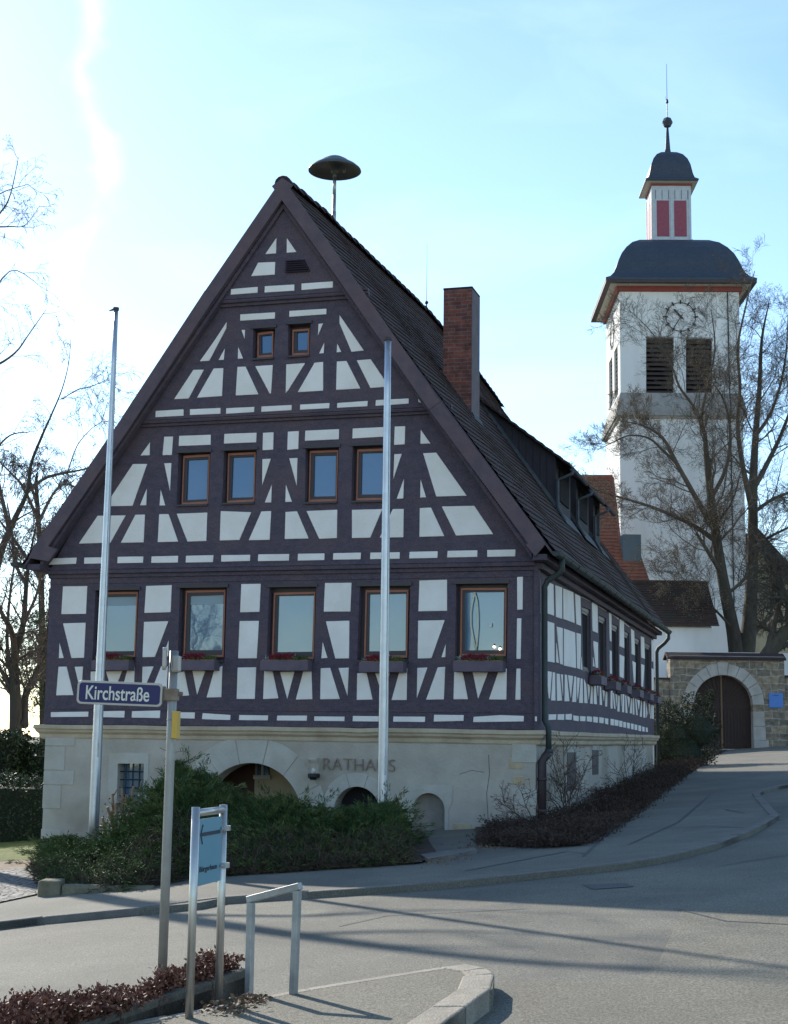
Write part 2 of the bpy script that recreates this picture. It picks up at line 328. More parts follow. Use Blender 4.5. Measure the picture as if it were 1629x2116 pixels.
def _cob(m):
    n,l=m.node_tree.nodes,m.node_tree.links; p=n['Principled BSDF']; p.inputs['Roughness'].default_value=.8
    t=n.new('ShaderNodeTexCoord'); v=n.new('ShaderNodeTexVoronoi'); v.feature='DISTANCE_TO_EDGE'; v.inputs['Scale'].default_value=9; l.new(t.outputs['Object'],v.inputs[0])
    v2=n.new('ShaderNodeTexVoronoi'); v2.inputs['Scale'].default_value=9; l.new(t.outputs['Object'],v2.inputs[0])
    r=n.new('ShaderNodeValToRGB'); r.color_ramp.elements[0].position=.02; r.color_ramp.elements[1].position=.18; l.new(v.outputs[0],r.inputs[0])
    bw=n.new('ShaderNodeRGBToBW'); l.new(v2.outputs['Color'],bw.inputs[0])
    c=n.new('ShaderNodeValToRGB'); c.color_ramp.elements[0].color=(.13,.13,.13,1); c.color_ramp.elements[1].color=(.27,.26,.24,1); l.new(bw.outputs[0],c.inputs[0])
    x=n.new('ShaderNodeMixRGB'); l.new(r.outputs[0],x.inputs[0]); x.inputs[1].default_value=(.06,.055,.045,1); l.new(c.outputs[0],x.inputs[2]); l.new(x.outputs[0],p.inputs['Base Color'])
    b=n.new('ShaderNodeBump'); b.inputs['Strength'].default_value=1; b.inputs['Distance'].default_value=.04; l.new(r.outputs[0],b.inputs['Height']); l.new(b.outputs[0],p.inputs['Normal'])
_cob(m_cobble)
# ------------------------------------------------------------------ ground
def sheet(name,poly,mt,h,skirt=0,knd='structure'):
    """flat polygon laid on the terrain, h above it, optional skirt down to the ground"""
    bm=bmesh.new(); vs=[bm.verts.new((p[0],p[1],0)) for p in poly]; bm.faces.new(vs)
    for co,no in (((0,25,0),(0,1,0)),((-14,0,0),(1,0,0)),((30,0,0),(1,0,0)),((0,120,0),(0,1,0)),((0,-30,0),(0,1,0))):
        bmesh.ops.bisect_plane(bm,geom=bm.verts[:]+bm.edges[:]+bm.faces[:],plane_co=co,plane_no=no)
    if skirt:
        r=bmesh.ops.extrude_face_region(bm,geom=bm.faces[:]); low=[e for e in r['geom'] if isinstance(e,bmesh.types.BMVert)]
        lows=set(low)
        for v in bm.verts: v.co.z=G(v.co.x,v.co.y)+(h-skirt if v in lows else h)
    else:
        for v in bm.verts: v.co.z=G(v.co.x,v.co.y)+h
    bmesh.ops.triangulate(bm,faces=bm.faces[:])
    bmesh.ops.recalc_face_normals(bm,faces=bm.faces)
    me=bpy.data.meshes.new(name); bm.to_mesh(me); bm.free(); me.materials.append(mt)
    if not skirt and me.polygons[0].normal.z<0: me.flip_normals()
    o=bpy.data.objects.new(name,me); COL.objects.link(o); o['kind']=knd; return o
def lerpc(tab,x):
    if x<=tab[0][0]: return tab[0][1]
    for (a,b),(c,d) in zip(tab,tab[1:]):
        if x<=c: return b+(d-b)*(x-a)/(c-a)
    return tab[-1][1]
KH=.07; KHN=.12
kerbpx=[(0,1906),(172,1885),(318,1874),(412,1865),(485,1850),(640,1843),(760,1835),(901,1825),(1030,1812),(1144,1800),(1283,1785),(1360,1773),(1429,1758),(1490,1741),(1550,1718),(1585,1700),(1611,1684)]
kerb=[gnd(*q,KH) for q in kerbpx]
kerb=[kerb[0]+(kerb[0]-kerb[1])*3]+kerb
cor=[gnd(1569,1640,KH),gnd(1583,1630,KH),gnd(1629,1621,KH)]
cor.append(cor[-1]+(cor[-1]-cor[-2])*4)
ground=sheet('ground',[(-400,-60),(400,-60),(400,900),(-400,900)],m_field,-.02)
road=sheet('road',[(-40,-8),(28,-8),(28,48),(14,48),(-40,22)],m_asph,0)
rp=[gnd(*q) for q in [(1629,1872),(1411,1880),(1368,1976),(1326,2031),(1065,2031)]]
sheet('road_surface',[(9,rp[0].y+2.4)]+[(p.x,p.y) for p in rp]+[(rp[-1].x-.05,9),(.3,-6),(9,-6)],m_asph2,.004)
walk=[(p.x,p.y) for p in kerb]+[(p.x,p.y) for p in cor]+[(29.5,cor[-1].y+2),(29.5,70),(2,70),(2,45),(-40,28),(-40,kerb[0].y)]
sheet('pavement',walk,m_walk,KH-.004,skirt=.2)
def kerbstones(name,line,width,h,side=1,length=1.0,mt=None,depth=.2):
    mb=MB(); pts=[Vector((p[0],p[1],0)) for p in line]
    # resample
    out=[pts[0]]; acc=0
    for a,b in zip(pts,pts[1:]):
        L=(b-a).length; t=length-acc
        while t<L: out.append(a+(b-a)*(t/L)); t+=length
        acc=L-(t-length)
    out.append(pts[-1])
    for i,(a,b) in enumerate(zip(out,out[1:])):
        d=(b-a); 
        if d.length<.05: continue
        d.normalize(); nrm=Vector((-d.y,d.x,0))*side
        a2=a+d*.006; b2=b-d*.006; j=random.uniform(-.004,.006)
        q=[a2,b2,b2+nrm*width,a2+nrm*width]
        mb.prism([(p.x,p.y,G(p.x,p.y)+h+j-depth) for p in q],(0,0,depth))
    o=mb.build(name,mt or m_kerb,bevel=.012); o['kind']='structure'; return o
kerbstones('kerb',kerb,.14,KH+.006)
kerbstones('kerb',[kerb[-1]]+cor,.14,KH+.006)
# seams and patches in the pavement and the road
def strip(name,px,w,h,mt,hh=0):
    p=[gnd(*q,hh) for q in px]; L=[];Rr=[]
    for i,a in enumerate(p):
        d=(p[min(i+1,len(p)-1)]-p[max(i-1,0)]); d.z=0; d.normalize(); n=Vector((-d.y,d.x,0))*w/2
        L.append((a.x+n.x,a.y+n.y)); Rr.append((a.x-n.x,a.y-n.y))
    mb=MB()
    for i in range(len(p)-1):
        q=[L[i],L[i+1],Rr[i+1],Rr[i]]; mb.add([(x,y,G(x,y)+h) for x,y in q],[(0,1,2,3)])
    o=mb.build(name,mt); o['kind']='structure'
for px in ([(1205,1770),(1290,1690),(1420,1600),(1480,1560)],[(1300,1745),(1400,1700),(1470,1640)],[(1330,1712),(1470,1708),(1560,1712)],[(960,1800),(1170,1760),(1210,1764)],[(1500,1673),(1540,1680),(1600,1672)]):
    strip('pavement_seam',px,.035,KH+.002,m_patch,KH)
for px in ([(1490,1790),(1560,1778),(1629,1768)],[(700,1915),(800,1893),(960,1885),(1090,1878)],[(1400,1880),(1500,1905),(1629,1912)]):
    strip('road_seam',px,.025,.009,m_patch)
for px in ([(1205,1829),(1290,1826),(1312,1833),(1225,1839)],):
    P=[gnd(*q) for q in px]; sheet('asphalt_patch',[(p.x,p.y) for p in P],m_patch,.006)
# left corner: cobbles, dirt, lawn
c0=[gnd(*q,KH) for q in [(-120,1880),(0,1866),(79,1849),(129,1846),(150,1800),(88,1792),(0,1799),(-120,1800)]]
sheet('cobbled_yard',[(p.x,p.y) for p in c0],m_cobble,KH+.012)
c1=[gnd(*q,KH) for q in [(-120,1800),(0,1799),(88,1792),(100,1776),(0,1782),(-120,1786)]]
sheet('dirt_strip',[(p.x,p.y) for p in c1],m_dirt,KH+.012)
c2=[gnd(*q,KH) for q in [(-120,1786),(0,1782),(100,1776)]]
sheet('lawn',[(p.x,p.y) for p in c2]+[(-5.2,26),(-6.5,29),(-4,45),(-24,45)],m_grass,KH+.016)
# planting bed in front of the gable, along the side
bed=[gnd(*q,KH) for q in [(129,1846),(200,1841),(300,1832),(400,1815),(640,1800),(870,1785),(905,1768)]]
sheet('planting_bed',[(p.x,p.y) for p in bed]+[tuple(tow((-1.9,-.02,0)))[:2],tuple(tow((-8.8,-.02,0)))[:2],(gnd(95,1790,KH).x,gnd(95,1790,KH).y)],m_soil,KH+.022)
bed2px=[(985,1747),(1100,1752),(1200,1748),(1260,1722),(1330,1672),(1400,1618),(1475,1562)]
bed2=[gnd(*q,KH) for q in bed2px]
sheet('planting_bed',[(p.x,p.y) for p in bed2]+[(12.3,56),(8.5,54),tuple(tow((.0,17,0)))[:2],tuple(tow((.02,0,0)))[:2],tuple(tow((-1.0,-.02,0)))[:2]],m_soil,KH+.022)
P=[gnd(*q,KH) for q in [(868,1772),(980,1757),(987,1763),(885,1782)]]
sheet('stone_slab',[(p.x,p.y) for p in P],m_kerb,KH+.04,skirt=.06)
# near pavement corner
isl=[(614,2045),(700,2028),(800,2012),(880,2000),(960,1994),(1000,1998),(1022,2014),(1018,2042),(965,2080),(915,2116)]
ip=[gnd(*q,KHN) for q in isl]; d=(ip[-1]-ip[-2]); ip.append(ip[-1]+d*2.5)
left=ip[0]+(ip[0]-ip[1])*1.0; left2=ip[0]+(ip[0]-ip[1])*9
poly=[(p.x,p.y) for p in [left2]+ip]+[(ip[-1].x,2),(-9,2)]
sheet('pavement',poly,m_asph2,KHN-.004,skirt=.2)
kerbstones('kerb',[left2]+ip[:5],.10,KHN+.002,side=-1,length=1.0,mt=m_kerb_sunlit)
kerbstones('kerb',ip[4:7],.17,KHN+.006,side=-1,length=.28,mt=m_kerb_sunlit)
kerbstones('kerb',ip[6:],.20,KHN+.006,side=-1,length=.55,mt=m_kerb_sunlit)

# ------------------------------------------------------------------ town hall
TH=empty('town_hall',(BX,BY,0),-YAW)
tag(TH,'half timbered town hall with white infill, steep tiled roof and grey stone ground floor','building')
def P_(s,y,ox=0,oy=0,sc=1):      # list of pixel polygons -> facade polygons
    return [[fp(ox+a/sc,oy+b/sc,y) for a,b in poly] for poly in s]
zA=lambda l,y:P_(l,y,400,340,2.506)
zB=lambda l,y:P_(l,y,0,800,2.909)
zC=lambda l,y:P_(l,y,500,800,2.468)
zD=lambda l,y:P_(l,y,60,1150,2.909)
zE=lambda l,y:P_(l,y,560,1150,2.715)
zF=lambda l,y:P_(l,y,900,1180,6.7875)
zG=lambda l,y:P_(l,y,560,1180,4.79)
Y0,Y1,Y2,Y3=0,-.10,-.20,-.30
top_p=zA([[(430,380),(428,460),(372,464)],[(484,380),(534,453),(483,457)],[(335,508),(424,504),(421,570),(299,578)],
 [(195,645),(333,633),(332,664),(193,674)],[(370,630),(523,621),(522,653),(368,663)],[(560,616),(723,605),(722,637),(560,650)]],Y3)
at2_p=zA([[(243,776),(423,765),(422,798),(242,809)],[(497,758),(689,746),(689,775),(496,789)],[(172,816),(170,848),(82,1016),(33,1019),(110,910)],
 [(163,952),(157,1011),(130,1013)],[(249,857),(267,856),(265,902)],[(232,945),(257,1004),(230,1006)],[(648,825),(672,822),(645,885)],[(678,922),(675,977),(651,979)],
 [(745,927),(766,970),(742,973)],[(757,780),(773,802),(883,963),(819,970),(757,822)],[(0,1063),(54,1062),(-25,1212),(-100,1215)],
 [(105,1056),(155,1054),(148,1199),(18,1208)],[(228,1048),(270,1046),(337,1190),(219,1196)],[(320,1044),(411,1038),(402,1186),(395,1186)],
 [(481,1035),(579,1028),(490,1170),(478,1184)],[(628,1026),(672,1022),(672,1171),(540,1179)],[(743,1020),(793,1017),(865,1160),(739,1167)],
 [(846,1014),(918,1008),(1014,1150),(917,1157)],[(170,1262),(316,1255),(314,1282),(169,1291)],[(353,1253),(509,1245),(508,1272),(351,1281)],
 [(553,1243),(705,1235),(703,1262),(552,1270)],[(745,1235),(903,1224),(901,1252),(744,1260)],[(945,1220),(1116,1211),(1115,1238),(943,1250)],[(1163,1210),(1182,1234),(1166,1230)]],Y2)
at2_p+=zB([[(937,143),(1104,133),(1104,172),(935,181)],[(1143,133),(1326,125),(1326,160),(1142,168)]],Y2)
at1_p=zB([[(902,332),(900,410),(845,411)],[(988,298),(1041,297),(1034,408),(978,409)],[(1078,293),(1268,286),(1267,347),(1075,354)],[(1350,281),(1543,274),(1541,332),(1347,340)],
 [(800,462),(885,462),(797,714),(655,716),(655,680)],[(883,610),(880,710),(842,711)],[(988,458),(1031,456),(1023,625)],[(967,617),(994,711),(960,712)],
 [(588,773),(756,771),(664,936),(474,941)],[(815,767),(872,766),(864,933),(727,936)],[(958,764),(1014,763),(1072,929),(949,932)],[(1063,761),(1247,754),(1241,925),(1128,929)],[(1328,745),(1511,752),(1440,919),(1322,922)],
 [(323,1029),(462,1025),(457,1062),(293,1068)],[(508,1025),(648,1022),(646,1060),(506,1062)],[(708,1020),(862,1018),(860,1056),(706,1059)],[(912,1018),(1072,1014),(1070,1055),(910,1057)],
 [(1119,1014),(1284,1010),(1281,1052),(1117,1055)],[(1331,1010),(1505,1008),(1503,1045),(1330,1050)]],Y1)
at1_p+=zC([[(108,233),(162,230),(160,319),(106,322)],[(235,227),(291,224),(288,316),(232,320)],[(324,222),(496,214),(495,266),(322,274)],[(566,211),(738,203),(738,252),(564,262)],
 [(780,201),(834,199),(831,292),(777,295)],[(913,217),(963,288),(911,289)],[(105,367),(148,365),(104,500)],[(153,497),(150,588),(117,589)],[(242,363),(284,361),(280,503)],[(225,497),(256,585),(222,586)],
 [(778,342),(816,340),(773,470)],[(827,467),(824,568),(790,570)],[(912,470),(940,562),(910,564)],[(925,337),(992,334),(1148,554),(992,558)],
 [(100,634),(150,632),(142,779),(35,781)],[(223,637),(282,633),(341,772),(219,775)],[(330,632),(487,625),(485,770),(395,774)],[(562,626),(717,622),(655,768),(562,770)],
 [(770,622),(826,621),(824,766),(703,768)],[(908,617),(965,614),(1033,760),(906,764)],[(1020,609),(1186,605),(1283,750),(1093,757)],
 [(84,853),(242,851),(240,885),(82,888)],[(287,850),(422,848),(421,882),(285,885)],[(467,847),(608,844),(606,878),(465,881)],[(656,844),(806,842),(805,875),(654,878)],
 [(856,840),(999,837),(998,871),(854,874)],[(1050,835),(1202,832),(1201,866),(1047,869)],[(1252,831),(1397,828),(1395,863),(1252,866)]],Y1)
gs_p=zD([[(205,180),(351,178),(343,345),(195,347)],[(205,402),(341,398),(331,609),(256,611)],[(184,520),(209,610),(180,612)],[(178,663),(227,662),(268,834),(164,835)],[(275,663),(326,662),(314,828)],
 [(705,177),(859,172),(852,335),(694,340)],[(692,393),(838,389),(757,604),(683,606)],[(840,505),(838,600),(803,604)],[(683,663),(750,661),(678,832)],[(795,660),(836,660),(826,840),(722,843)],
 [(372,692),(415,690),(445,836),(370,838)],[(463,690),(560,688),(505,832)],[(590,688),(636,662),(630,843),(548,845)],[(893,700),(935,690),(963,836),(890,840)],[(983,685),(1062,682),(1011,832)],[(1115,680),(1163,657),(1157,846),(1068,848)],
 [(1277,166),(1394,164),(1386,333),(1270,336)],[(1267,388),(1383,387),(1370,612),(1258,613)],[(1255,668),(1367,666),(1358,857),(1249,857)],
 [(1415,688),(1465,690),(1500,853),(1408,858)],
 [(132,936),(358,933),(356,964),(132,966)],[(402,931),(576,928),(573,969),(400,966)],[(620,930),(790,926),(787,972),(618,969)],[(850,936),(998,938),(996,975),(850,972)],[(1045,942),(1212,953),(1210,986),(1040,978)],[(1265,953),(1438,956),(1436,992),(1262,987)]],Y0)
gs_p+=zE([[(52,648),(133,645),(92,800)],[(182,645),(228,645),(233,801),(140,803)],[(304,149),(453,147),(446,309),(297,310)],[(309,364),(441,360),(439,572),(362,573)],[(291,480),(318,570),(283,572)],
 [(280,627),(333,625),(387,800),(277,802)],[(380,626),(438,624),(430,782)],[(485,655),(538,652),(571,803),(482,805)],[(834,135),(989,130),(989,305),(828,308)],[(827,360),(976,357),(901,571),(824,573)],
 [(982,490),(979,565),(957,567)],[(822,625),(879,623),(819,796)],[(937,622),(979,619),(971,802),(871,804)],
 [(36,893),(203,893),(201,930),(33,929)],[(244,897),(414,899),(412,936),(243,931)],[(461,895),(618,897),(612,930),(458,937)],[(688,898),(866,899),(864,935),(686,931)],[(916,888),(1083,890),(1081,923),(914,927)],[(1138,900),(1290,890),(1420,895),(1419,926),(1135,930)]],Y0)
gs_p+=zG([[(1033,1010),(1180,1007),(1105,1230)],[(1270,1005),(1350,960),(1345,1278),(1195,1278)]],Y0)
gs_p+=zF([[(265,1415),(385,1420),(458,1800),(255,1800)],[(525,1415),(740,1418),(600,1795)],[(882,1418),(1003,1365),(996,1805),(752,1803)],
 [(1147,78),(1229,76),(1225,540),(1150,545)],[(1147,663),(1208,665),(1198,1234),(1138,1234)],[(1138,1370),(1195,1368),(1195,1805),(1123,1808)]],Y0)
# windows of the gable: reveal, orange frame, pane quads in pixels
win=[]
for rv,og,gl,y,rf in [
 ([(310,850),(424,848),(413,1003),(305,1007)],[(332,872),(414,862),(412,995),(330,1000)],[(350,885),(405,880),(403,972),(350,976)],Y2,zA),
 ([(490,828),(607,822),(600,990),(490,992)],[(512,855),(601,848),(598,985),(510,988)],[(534,868),(592,863),(588,958),(534,960)],Y2,zA),
 ([(1073,396),(1266,388),(1254,705),(1062,713)],[(1103,413),(1262,403),(1252,700),(1092,708)],[(1127,437),(1248,431),(1241,672),(1118,678)],Y1,zB),
 ([(1347,382),(1543,374),(1533,695),(1335,702)],[(1372,398),(1538,390),(1530,688),(1364,696)],[(1397,421),(1528,416),(1520,660),(1388,664)],Y1,zB),
 ([(325,312),(495,305),(488,587),(322,590)],[(347,325),(492,320),(485,582),(340,585)],[(368,348),(479,345),(475,555),(363,557)],Y1,zC),
 ([(565,300),(742,294),(736,580),(558,584)],[(589,318),(740,312),(733,575),(583,578)],[(610,335),(726,332),(720,545),(606,547)],Y1,zC),
 ([(400,203),(661,200),(640,628),(380,630)],[(425,215),(655,212),(638,605),(408,608)],[(448,243),(648,240),(638,568),(432,570)],Y0,zD),
 ([(907,188),(1190,185),(1176,625),(893,630)],[(943,205),(1181,200),(1170,605),(928,608)],[(967,237),(1168,230),(1158,562),(957,563)],Y0,zD),
 ([(-15,160),(450,155),(428,885),(-45,885)],[(30,215),(440,205),(425,872),(8,880)],[(70,245),(422,240),(405,798),(52,803)],Y0,zG),
 ([(880,150),(1380,150),(1362,890),(852,885)],[(938,190),(1362,185),(1350,858),(922,855)],[(972,230),(1338,222),(1330,788),(962,795)],Y0,zG),
 ([(290,180),(1015,178),(1005,1250),(275,1255)],[(358,238),(1000,235),(990,1195),(345,1195)],[(413,296),(962,290),(950,1108),(410,1112)],Y0,zF)]:
    win.append((rf([rv],y)[0],og,gl,y,rf))
SL=6.48/4.57
def roofx(z,side): return (-4.40+side*(11.22-z)/SL)
def trap(z0,z1,y): return [(max(roofx(z0,-1),-8.8) if z0<4.9 else roofx(z0,-1),y,z0),(min(roofx(z0,1),0) if z0<4.9 else roofx(z0,1),y,z0),(roofx(z1,1),y,z1),(roofx(z1,-1),y,z1)]
Zc=1.80
zj1=fp(600,1186).z; zj1t=fp(600,1163,Y1).z; zj2=fp(600,868,Y1).z; zj2t=fp(600,850,Y2).z; zj3=fp(590,626,Y2).z; zj3t=fp(590,606,Y3).z
print('joints',zj1,zj1t,zj2,zj2t,zj3,zj3t)
def proud(polys,th):
    mb=MB()
    for p in polys: mb.prism([Vector(q)+Vector((0,-th,0)) for q in p],(0,th+.02,0))
    return mb
tw=.30
walls=[('timber_wall',[(-8.8,Y0,Zc),(0,Y0,Zc),(0,Y0,zj1+.02),(-8.8,Y0,zj1+.02)],[w[0] for w in win[6:]],gs_p,Y0),
 ('gable_wall',trap(zj1+.06,zj2+.02,Y1),[w[0] for w in win[2:6]],at1_p,Y1),
 ('gable_wall',trap(zj2+.06,zj3+.02,Y2),[w[0] for w in win[0:2]],at2_p,Y2),
 ('gable_wall',[(roofx(zj3+.06,-1),Y3,zj3+.06),(roofx(zj3+.06,1),Y3,zj3+.06),(-4.40,Y3,11.22)],[],top_p,Y3)]
for nm,outer,holes,pan,y in walls:
    mb=MB(); mb.holed(outer,holes,(0,tw,0)); w=mb.build(nm,m_timber,TH)
    proud(pan,.010).build('infill_panels',m_plaster,w,bevel=.006)
# beams set proud of the wall: rails, posts (their edges show as fine lines)
mb=MB()
def beamz(x0,x1,z0,z1,y,th=.012): mb.box(x0,x1,y-th,y+.01,z0,z1)
zb=lambda px,py,y=0: fp(px,py,y).z
# sill beam and head beam of ground storey
beamz(-8.8,0,Zc+.003,zb(600,1489),Y0,.016); beamz(-8.8,0,zb(600,1200),zj1+.02,Y0,.014)
beamz(-8.78,-.02,zb(600,1452),zb(600,1470),Y0,.011)
mb.build('sill_beam',m_timber,TH,bevel=.008)
# moulded jetty bands
def band(zt,zb_,y,x0,x1):
    m=MB(); h=zt-zb_
    prof=[(y,zt),(y-.10,zt),(y-.12,zt-.25*h),(y-.085,zt-.3*h),(y-.095,zt-.6*h),(y-.045,zt-.66*h),(y-.05,zt-.95*h),(y+.05,zb_)]
    poly=[(x0,a,b) for a,b in prof]; m.prism(poly,(x1-x0,0,0)); return m.build('jetty_moulding',m_timber,TH,bevel=.005)
band(zj1t-.0,zj1-.02,Y0,-8.82,-.06+.05)
band(zj2t,zj2-.02,Y1,roofx(zj2,-1)-.05,roofx(zj2,1)+.05)
band(zj3t,zj3-.02,Y2,roofx(zj3,-1)-.05,roofx(zj3,1)+.05)
# louvre vent in the peak
mb=MB(); v=zA([[(480,495),(575,490),(604,550),(478,558)]],Y3-.01)[0]
mb.prism(v,(0,.03,0)); 
for k in range(6):
    t=k/5.5; a=Vector(v[0]).lerp(Vector(v[3]),t); b=Vector(v[1]).lerp(Vector(v[2]),t)
    mb.prism([a+Vector((0,0,.0)),b,b+Vector((0,-.04,-.02)),a+Vector((0,-.04,-.02))],(0,0,-.012))
mb.build('vent',m_joint,TH)
# windows
deco=None
for i,(rv,og,gl,y,rf) in enumerate(win):
    dy=.13
    o3=rf([og],y+dy-.02)[0]; g3=rf([gl],y+dy-.02)[0]
    def inset(q,k):
        c=sum((Vector(p) for p in q),Vector())/4; return [Vector(p)+(c-Vector(p)).normalized()*k for p in q]
    root=MB(); m1=inset(o3,.045)
    root.holed([(p[0],y+dy-.02,p[2]) for p in o3],[[(p[0],y+dy-.02,p[2]) for p in m1]],(0,.06,0))
    # a thinner outer bead
    wo_=root.build('window',m_orange,TH,bevel=.004)
    s=MB(); s.holed([(p[0],y+dy+.0,p[2]) for p in [Vector(q)+(Vector((0,0,0))) for q in m1]],[[(p[0],y+dy,p[2]) for p in g3]],(0,.05,0)); s.build('sash',m_sash,wo_)
    g=MB(); q=inset(o3,.03); g.prism([(p[0],y+dy+.03,p[2]) for p in q],(0,.01,0)); g.build('pane',m_glass2 if i<6 else m_glass,wo_)
    if i in (6,7):
        b=MB(); gx=[Vector(p) for p in g3]; k=.16; b.prism([(p.x,y+dy+.022,p.z) for p in (gx[0],gx[1],gx[1].lerp(gx[2],k),gx[0].lerp(gx[3],k))],(0,.006,0)); b.build('blind',mat('pale blue blind',(.30,.38,.42),.7),wo_)
    # dark lining behind the reveal so that no light leaks
    b=MB(); xs=[p[0] for p in rv]; zs=[p[2] for p in rv]; b.holed([(min(xs)-.05,y+dy+.045,min(zs)-.05),(max(xs)+.05,y+dy+.045,min(zs)-.05),(max(xs)+.05,y+dy+.045,max(zs)+.05),(min(xs)-.05,y+dy+.045,max(zs)+.05)],[[(p[0],y+dy+.045,p[2]) for p in m1]],(0,.03,0)); b.build('surround',m_sash,wo_)
    b=MB(); x0,x1=min(xs),max(xs); b.box(x0+.01,x1-.01,y-.05,y+dy+.02,min(zs)-.02,min(zs)+.012); b.box(x0-.03,x1+.03,y-.035,y-.002,max(zs)-.005,max(zs)+.05); b.build('sill',m_sash,wo_)
# ---- side wall
sS=lambda l,x=0:[[sp(1090+a/5.569,1180+b/5.569,x) for a,b in p] for p in l]
LB=17.5
side_p=sS([[(212,115),(296,155),(303,515),(206,480)],[(320,163),(396,190),(396,550),(328,528)],[(412,200),(526,245),(540,600),(414,552)],[(547,262),(607,290),(614,632),(562,612)],[(136,85),(146,90),(146,490),(138,485)],
 [(205,570),(305,602),(310,1055),(203,1035)],[(335,640),(403,658),(405,1078),(375,1070)],[(332,830),(358,1060),(330,1052)],[(420,662),(546,708),(556,1118),(418,1088)],[(564,712),(612,725),(612,960),(603,1130),(570,1120)],[(622,985),(630,1140),(614,1135)],[(136,585),(146,588),(146,1005),(138,1000)],
 [(620,295),(728,345),(726,352),(622,303)],[(742,350),(804,370),(808,715),(750,690)],[(820,382),(908,437),(905,465),(820,412)],[(938,460),(965,472),(965,815),(948,800)],[(972,485),(1050,540),(1048,560),(972,500)],[(1062,550),(1108,575),(1113,890),(1060,865)],[(1110,590),(1172,640),(1170,648),(1112,600)],[(1192,665),(1227,690),(1236,970),(1200,955)],[(1306,752),(1342,765),(1350,1010),(1310,995)],[(1428,790),(1447,800),(1447,1045),(1432,1040)],
 [(758,805),(808,822),(811,1115),(785,1110),(760,860)],[(755,990),(772,1100),(755,1098)],[(948,910),(968,925),(970,1185),(950,1180)],[(1062,960),(1113,985),(1105,1235),(1062,1215)],[(1208,1035),(1245,1055),(1240,1290),(1225,1280)],[(1310,1070),(1345,1085),(1330,1335),(1312,1330)],[(1430,1120),(1452,1130),(1452,1375),(1432,1370)],
 [(213,1150),(278,1162),(255,1470),(245,1470)],[(203,1290),(222,1485),(198,1487)],[(292,1165),(315,1168),(318,1492),(272,1490)],[(335,1180),(368,1185),(395,1492),(340,1495)],[(384,1188),(405,1192),(407,1440)],[(430,1190),(450,1195),(480,1500),(428,1500)],[(465,1198),(522,1210),(497,1460)],[(540,1212),(558,1215),(558,1510),(515,1508)],
 [(570,1225),(600,1232),(578,1480),(572,1440)],[(612,1235),(632,1240),(636,1520),(595,1518)],[(650,1245),(672,1300),(690,1522),(655,1520)],[(690,1300),(722,1320),(703,1480)],[(735,1325),(748,1328),(748,1530),(722,1526)],[(762,1315),(785,1320),(797,1535),(765,1532)],[(800,1315),(812,1318),(812,1440)],
 [(832,1320),(845,1345),(857,1545),(832,1540)],[(862,1370),(888,1380),(878,1500)],[(900,1385),(918,1390),(915,1562),(895,1558)],[(958,1370),(975,1375),(978,1585),(958,1582)],[(980,1400),(995,1410),(1012,1590),(998,1585)],[(1012,1415),(1035,1425),(1022,1560)],[(1042,1430),(1060,1435),(1058,1620),(1035,1615)],[(1070,1410),(1085,1412),(1080,1560)],
 [(1095,1412),(1113,1418),(1110,1628),(1090,1625)],[(1125,1430),(1135,1435),(1150,1635),(1130,1632)],[(1148,1440),(1182,1455),(1165,1580)],[(1192,1460),(1203,1465),(1200,1640),(1180,1638)],[(1210,1455),(1225,1460),(1230,1655),(1212,1650)],[(1240,1470),(1250,1475),(1268,1660),(1252,1658)],[(1262,1480),(1295,1490),(1280,1600)],[(1310,1490),(1318,1492),(1315,1680),(1295,1676)],[(1335,1500),(1352,1505),(1355,1690),(1335,1686)],[(1365,1520),(1380,1640),(1368,1690)],[(1395,1520),(1412,1530),(1402,1650)],[(1422,1540),(1430,1545),(1428,1700),(1414,1697)],[(1437,1545),(1452,1550),(1452,1705),(1437,1700)],
 [(102,1675),(135,1660),(135,1728),(102,1730)],[(192,1655),(223,1648),(222,1712),(192,1716)],[(245,1650),(328,1650),(325,1712),(243,1715)],[(350,1650),(420,1648),(417,1715),(347,1712)],[(440,1648),(507,1645),(505,1715),(438,1710)],[(525,1662),(588,1670),(587,1730),(530,1720)],[(607,1670),(667,1675),(663,1730),(607,1728)],[(685,1672),(740,1678),(740,1738),(685,1730)],[(758,1675),(808,1682),(806,1748),(758,1740)],[(827,1682),(877,1690),(873,1755),(827,1748)],[(893,1693),(928,1700),(927,1768),(893,1757)],[(957,1700),(995,1707),(993,1780),(957,1773)],[(1003,1710),(1047,1720),(1044,1785),(1003,1778)],[(1057,1722),(1092,1728),(1090,1797),(1057,1792)],[(1103,1735),(1133,1742),(1132,1805),(1103,1800)],[(1147,1745),(1177,1752),(1176,1815),(1147,1808)],[(1192,1755),(1220,1760),(1220,1825),(1192,1820)],[(1233,1765),(1263,1772),(1262,1832),(1233,1828)],[(1277,1775),(1307,1783),(1306,1845),(1277,1838)],[(1322,1790),(1347,1797),(1346,1850),(1322,1845)],[(1363,1800),(1383,1805),(1383,1855),(1363,1850)]])
swin=sS([[(628,405),(728,447),(733,1190),(648,1170)],[(820,500),(908,545),(915,1255),(840,1235)],[(970,600),(1050,640),(1052,1300),(985,1285)],[(1114,680),(1175,715),(1180,1345),(1125,1330)],[(1237,758),(1300,792),(1305,1385),(1243,1372)],[(1352,820),(1424,855),(1426,1425),(1358,1412)]])
ZE=4.72
mb=MB(); mb.holed([(0,.303,Zc),(0,LB,Zc),(0,LB,ZE),(0,.303,ZE)],swin,(-tw,0,0)); sw=mb.build('side_wall',m_timber,TH)
mb=MB()
for p in side_p: mb.prism([Vector(q)+Vector((.010,0,0)) for q in p],(-.03,0,0))
mb.build('infill_panels',m_plaster,sw,bevel=.004)
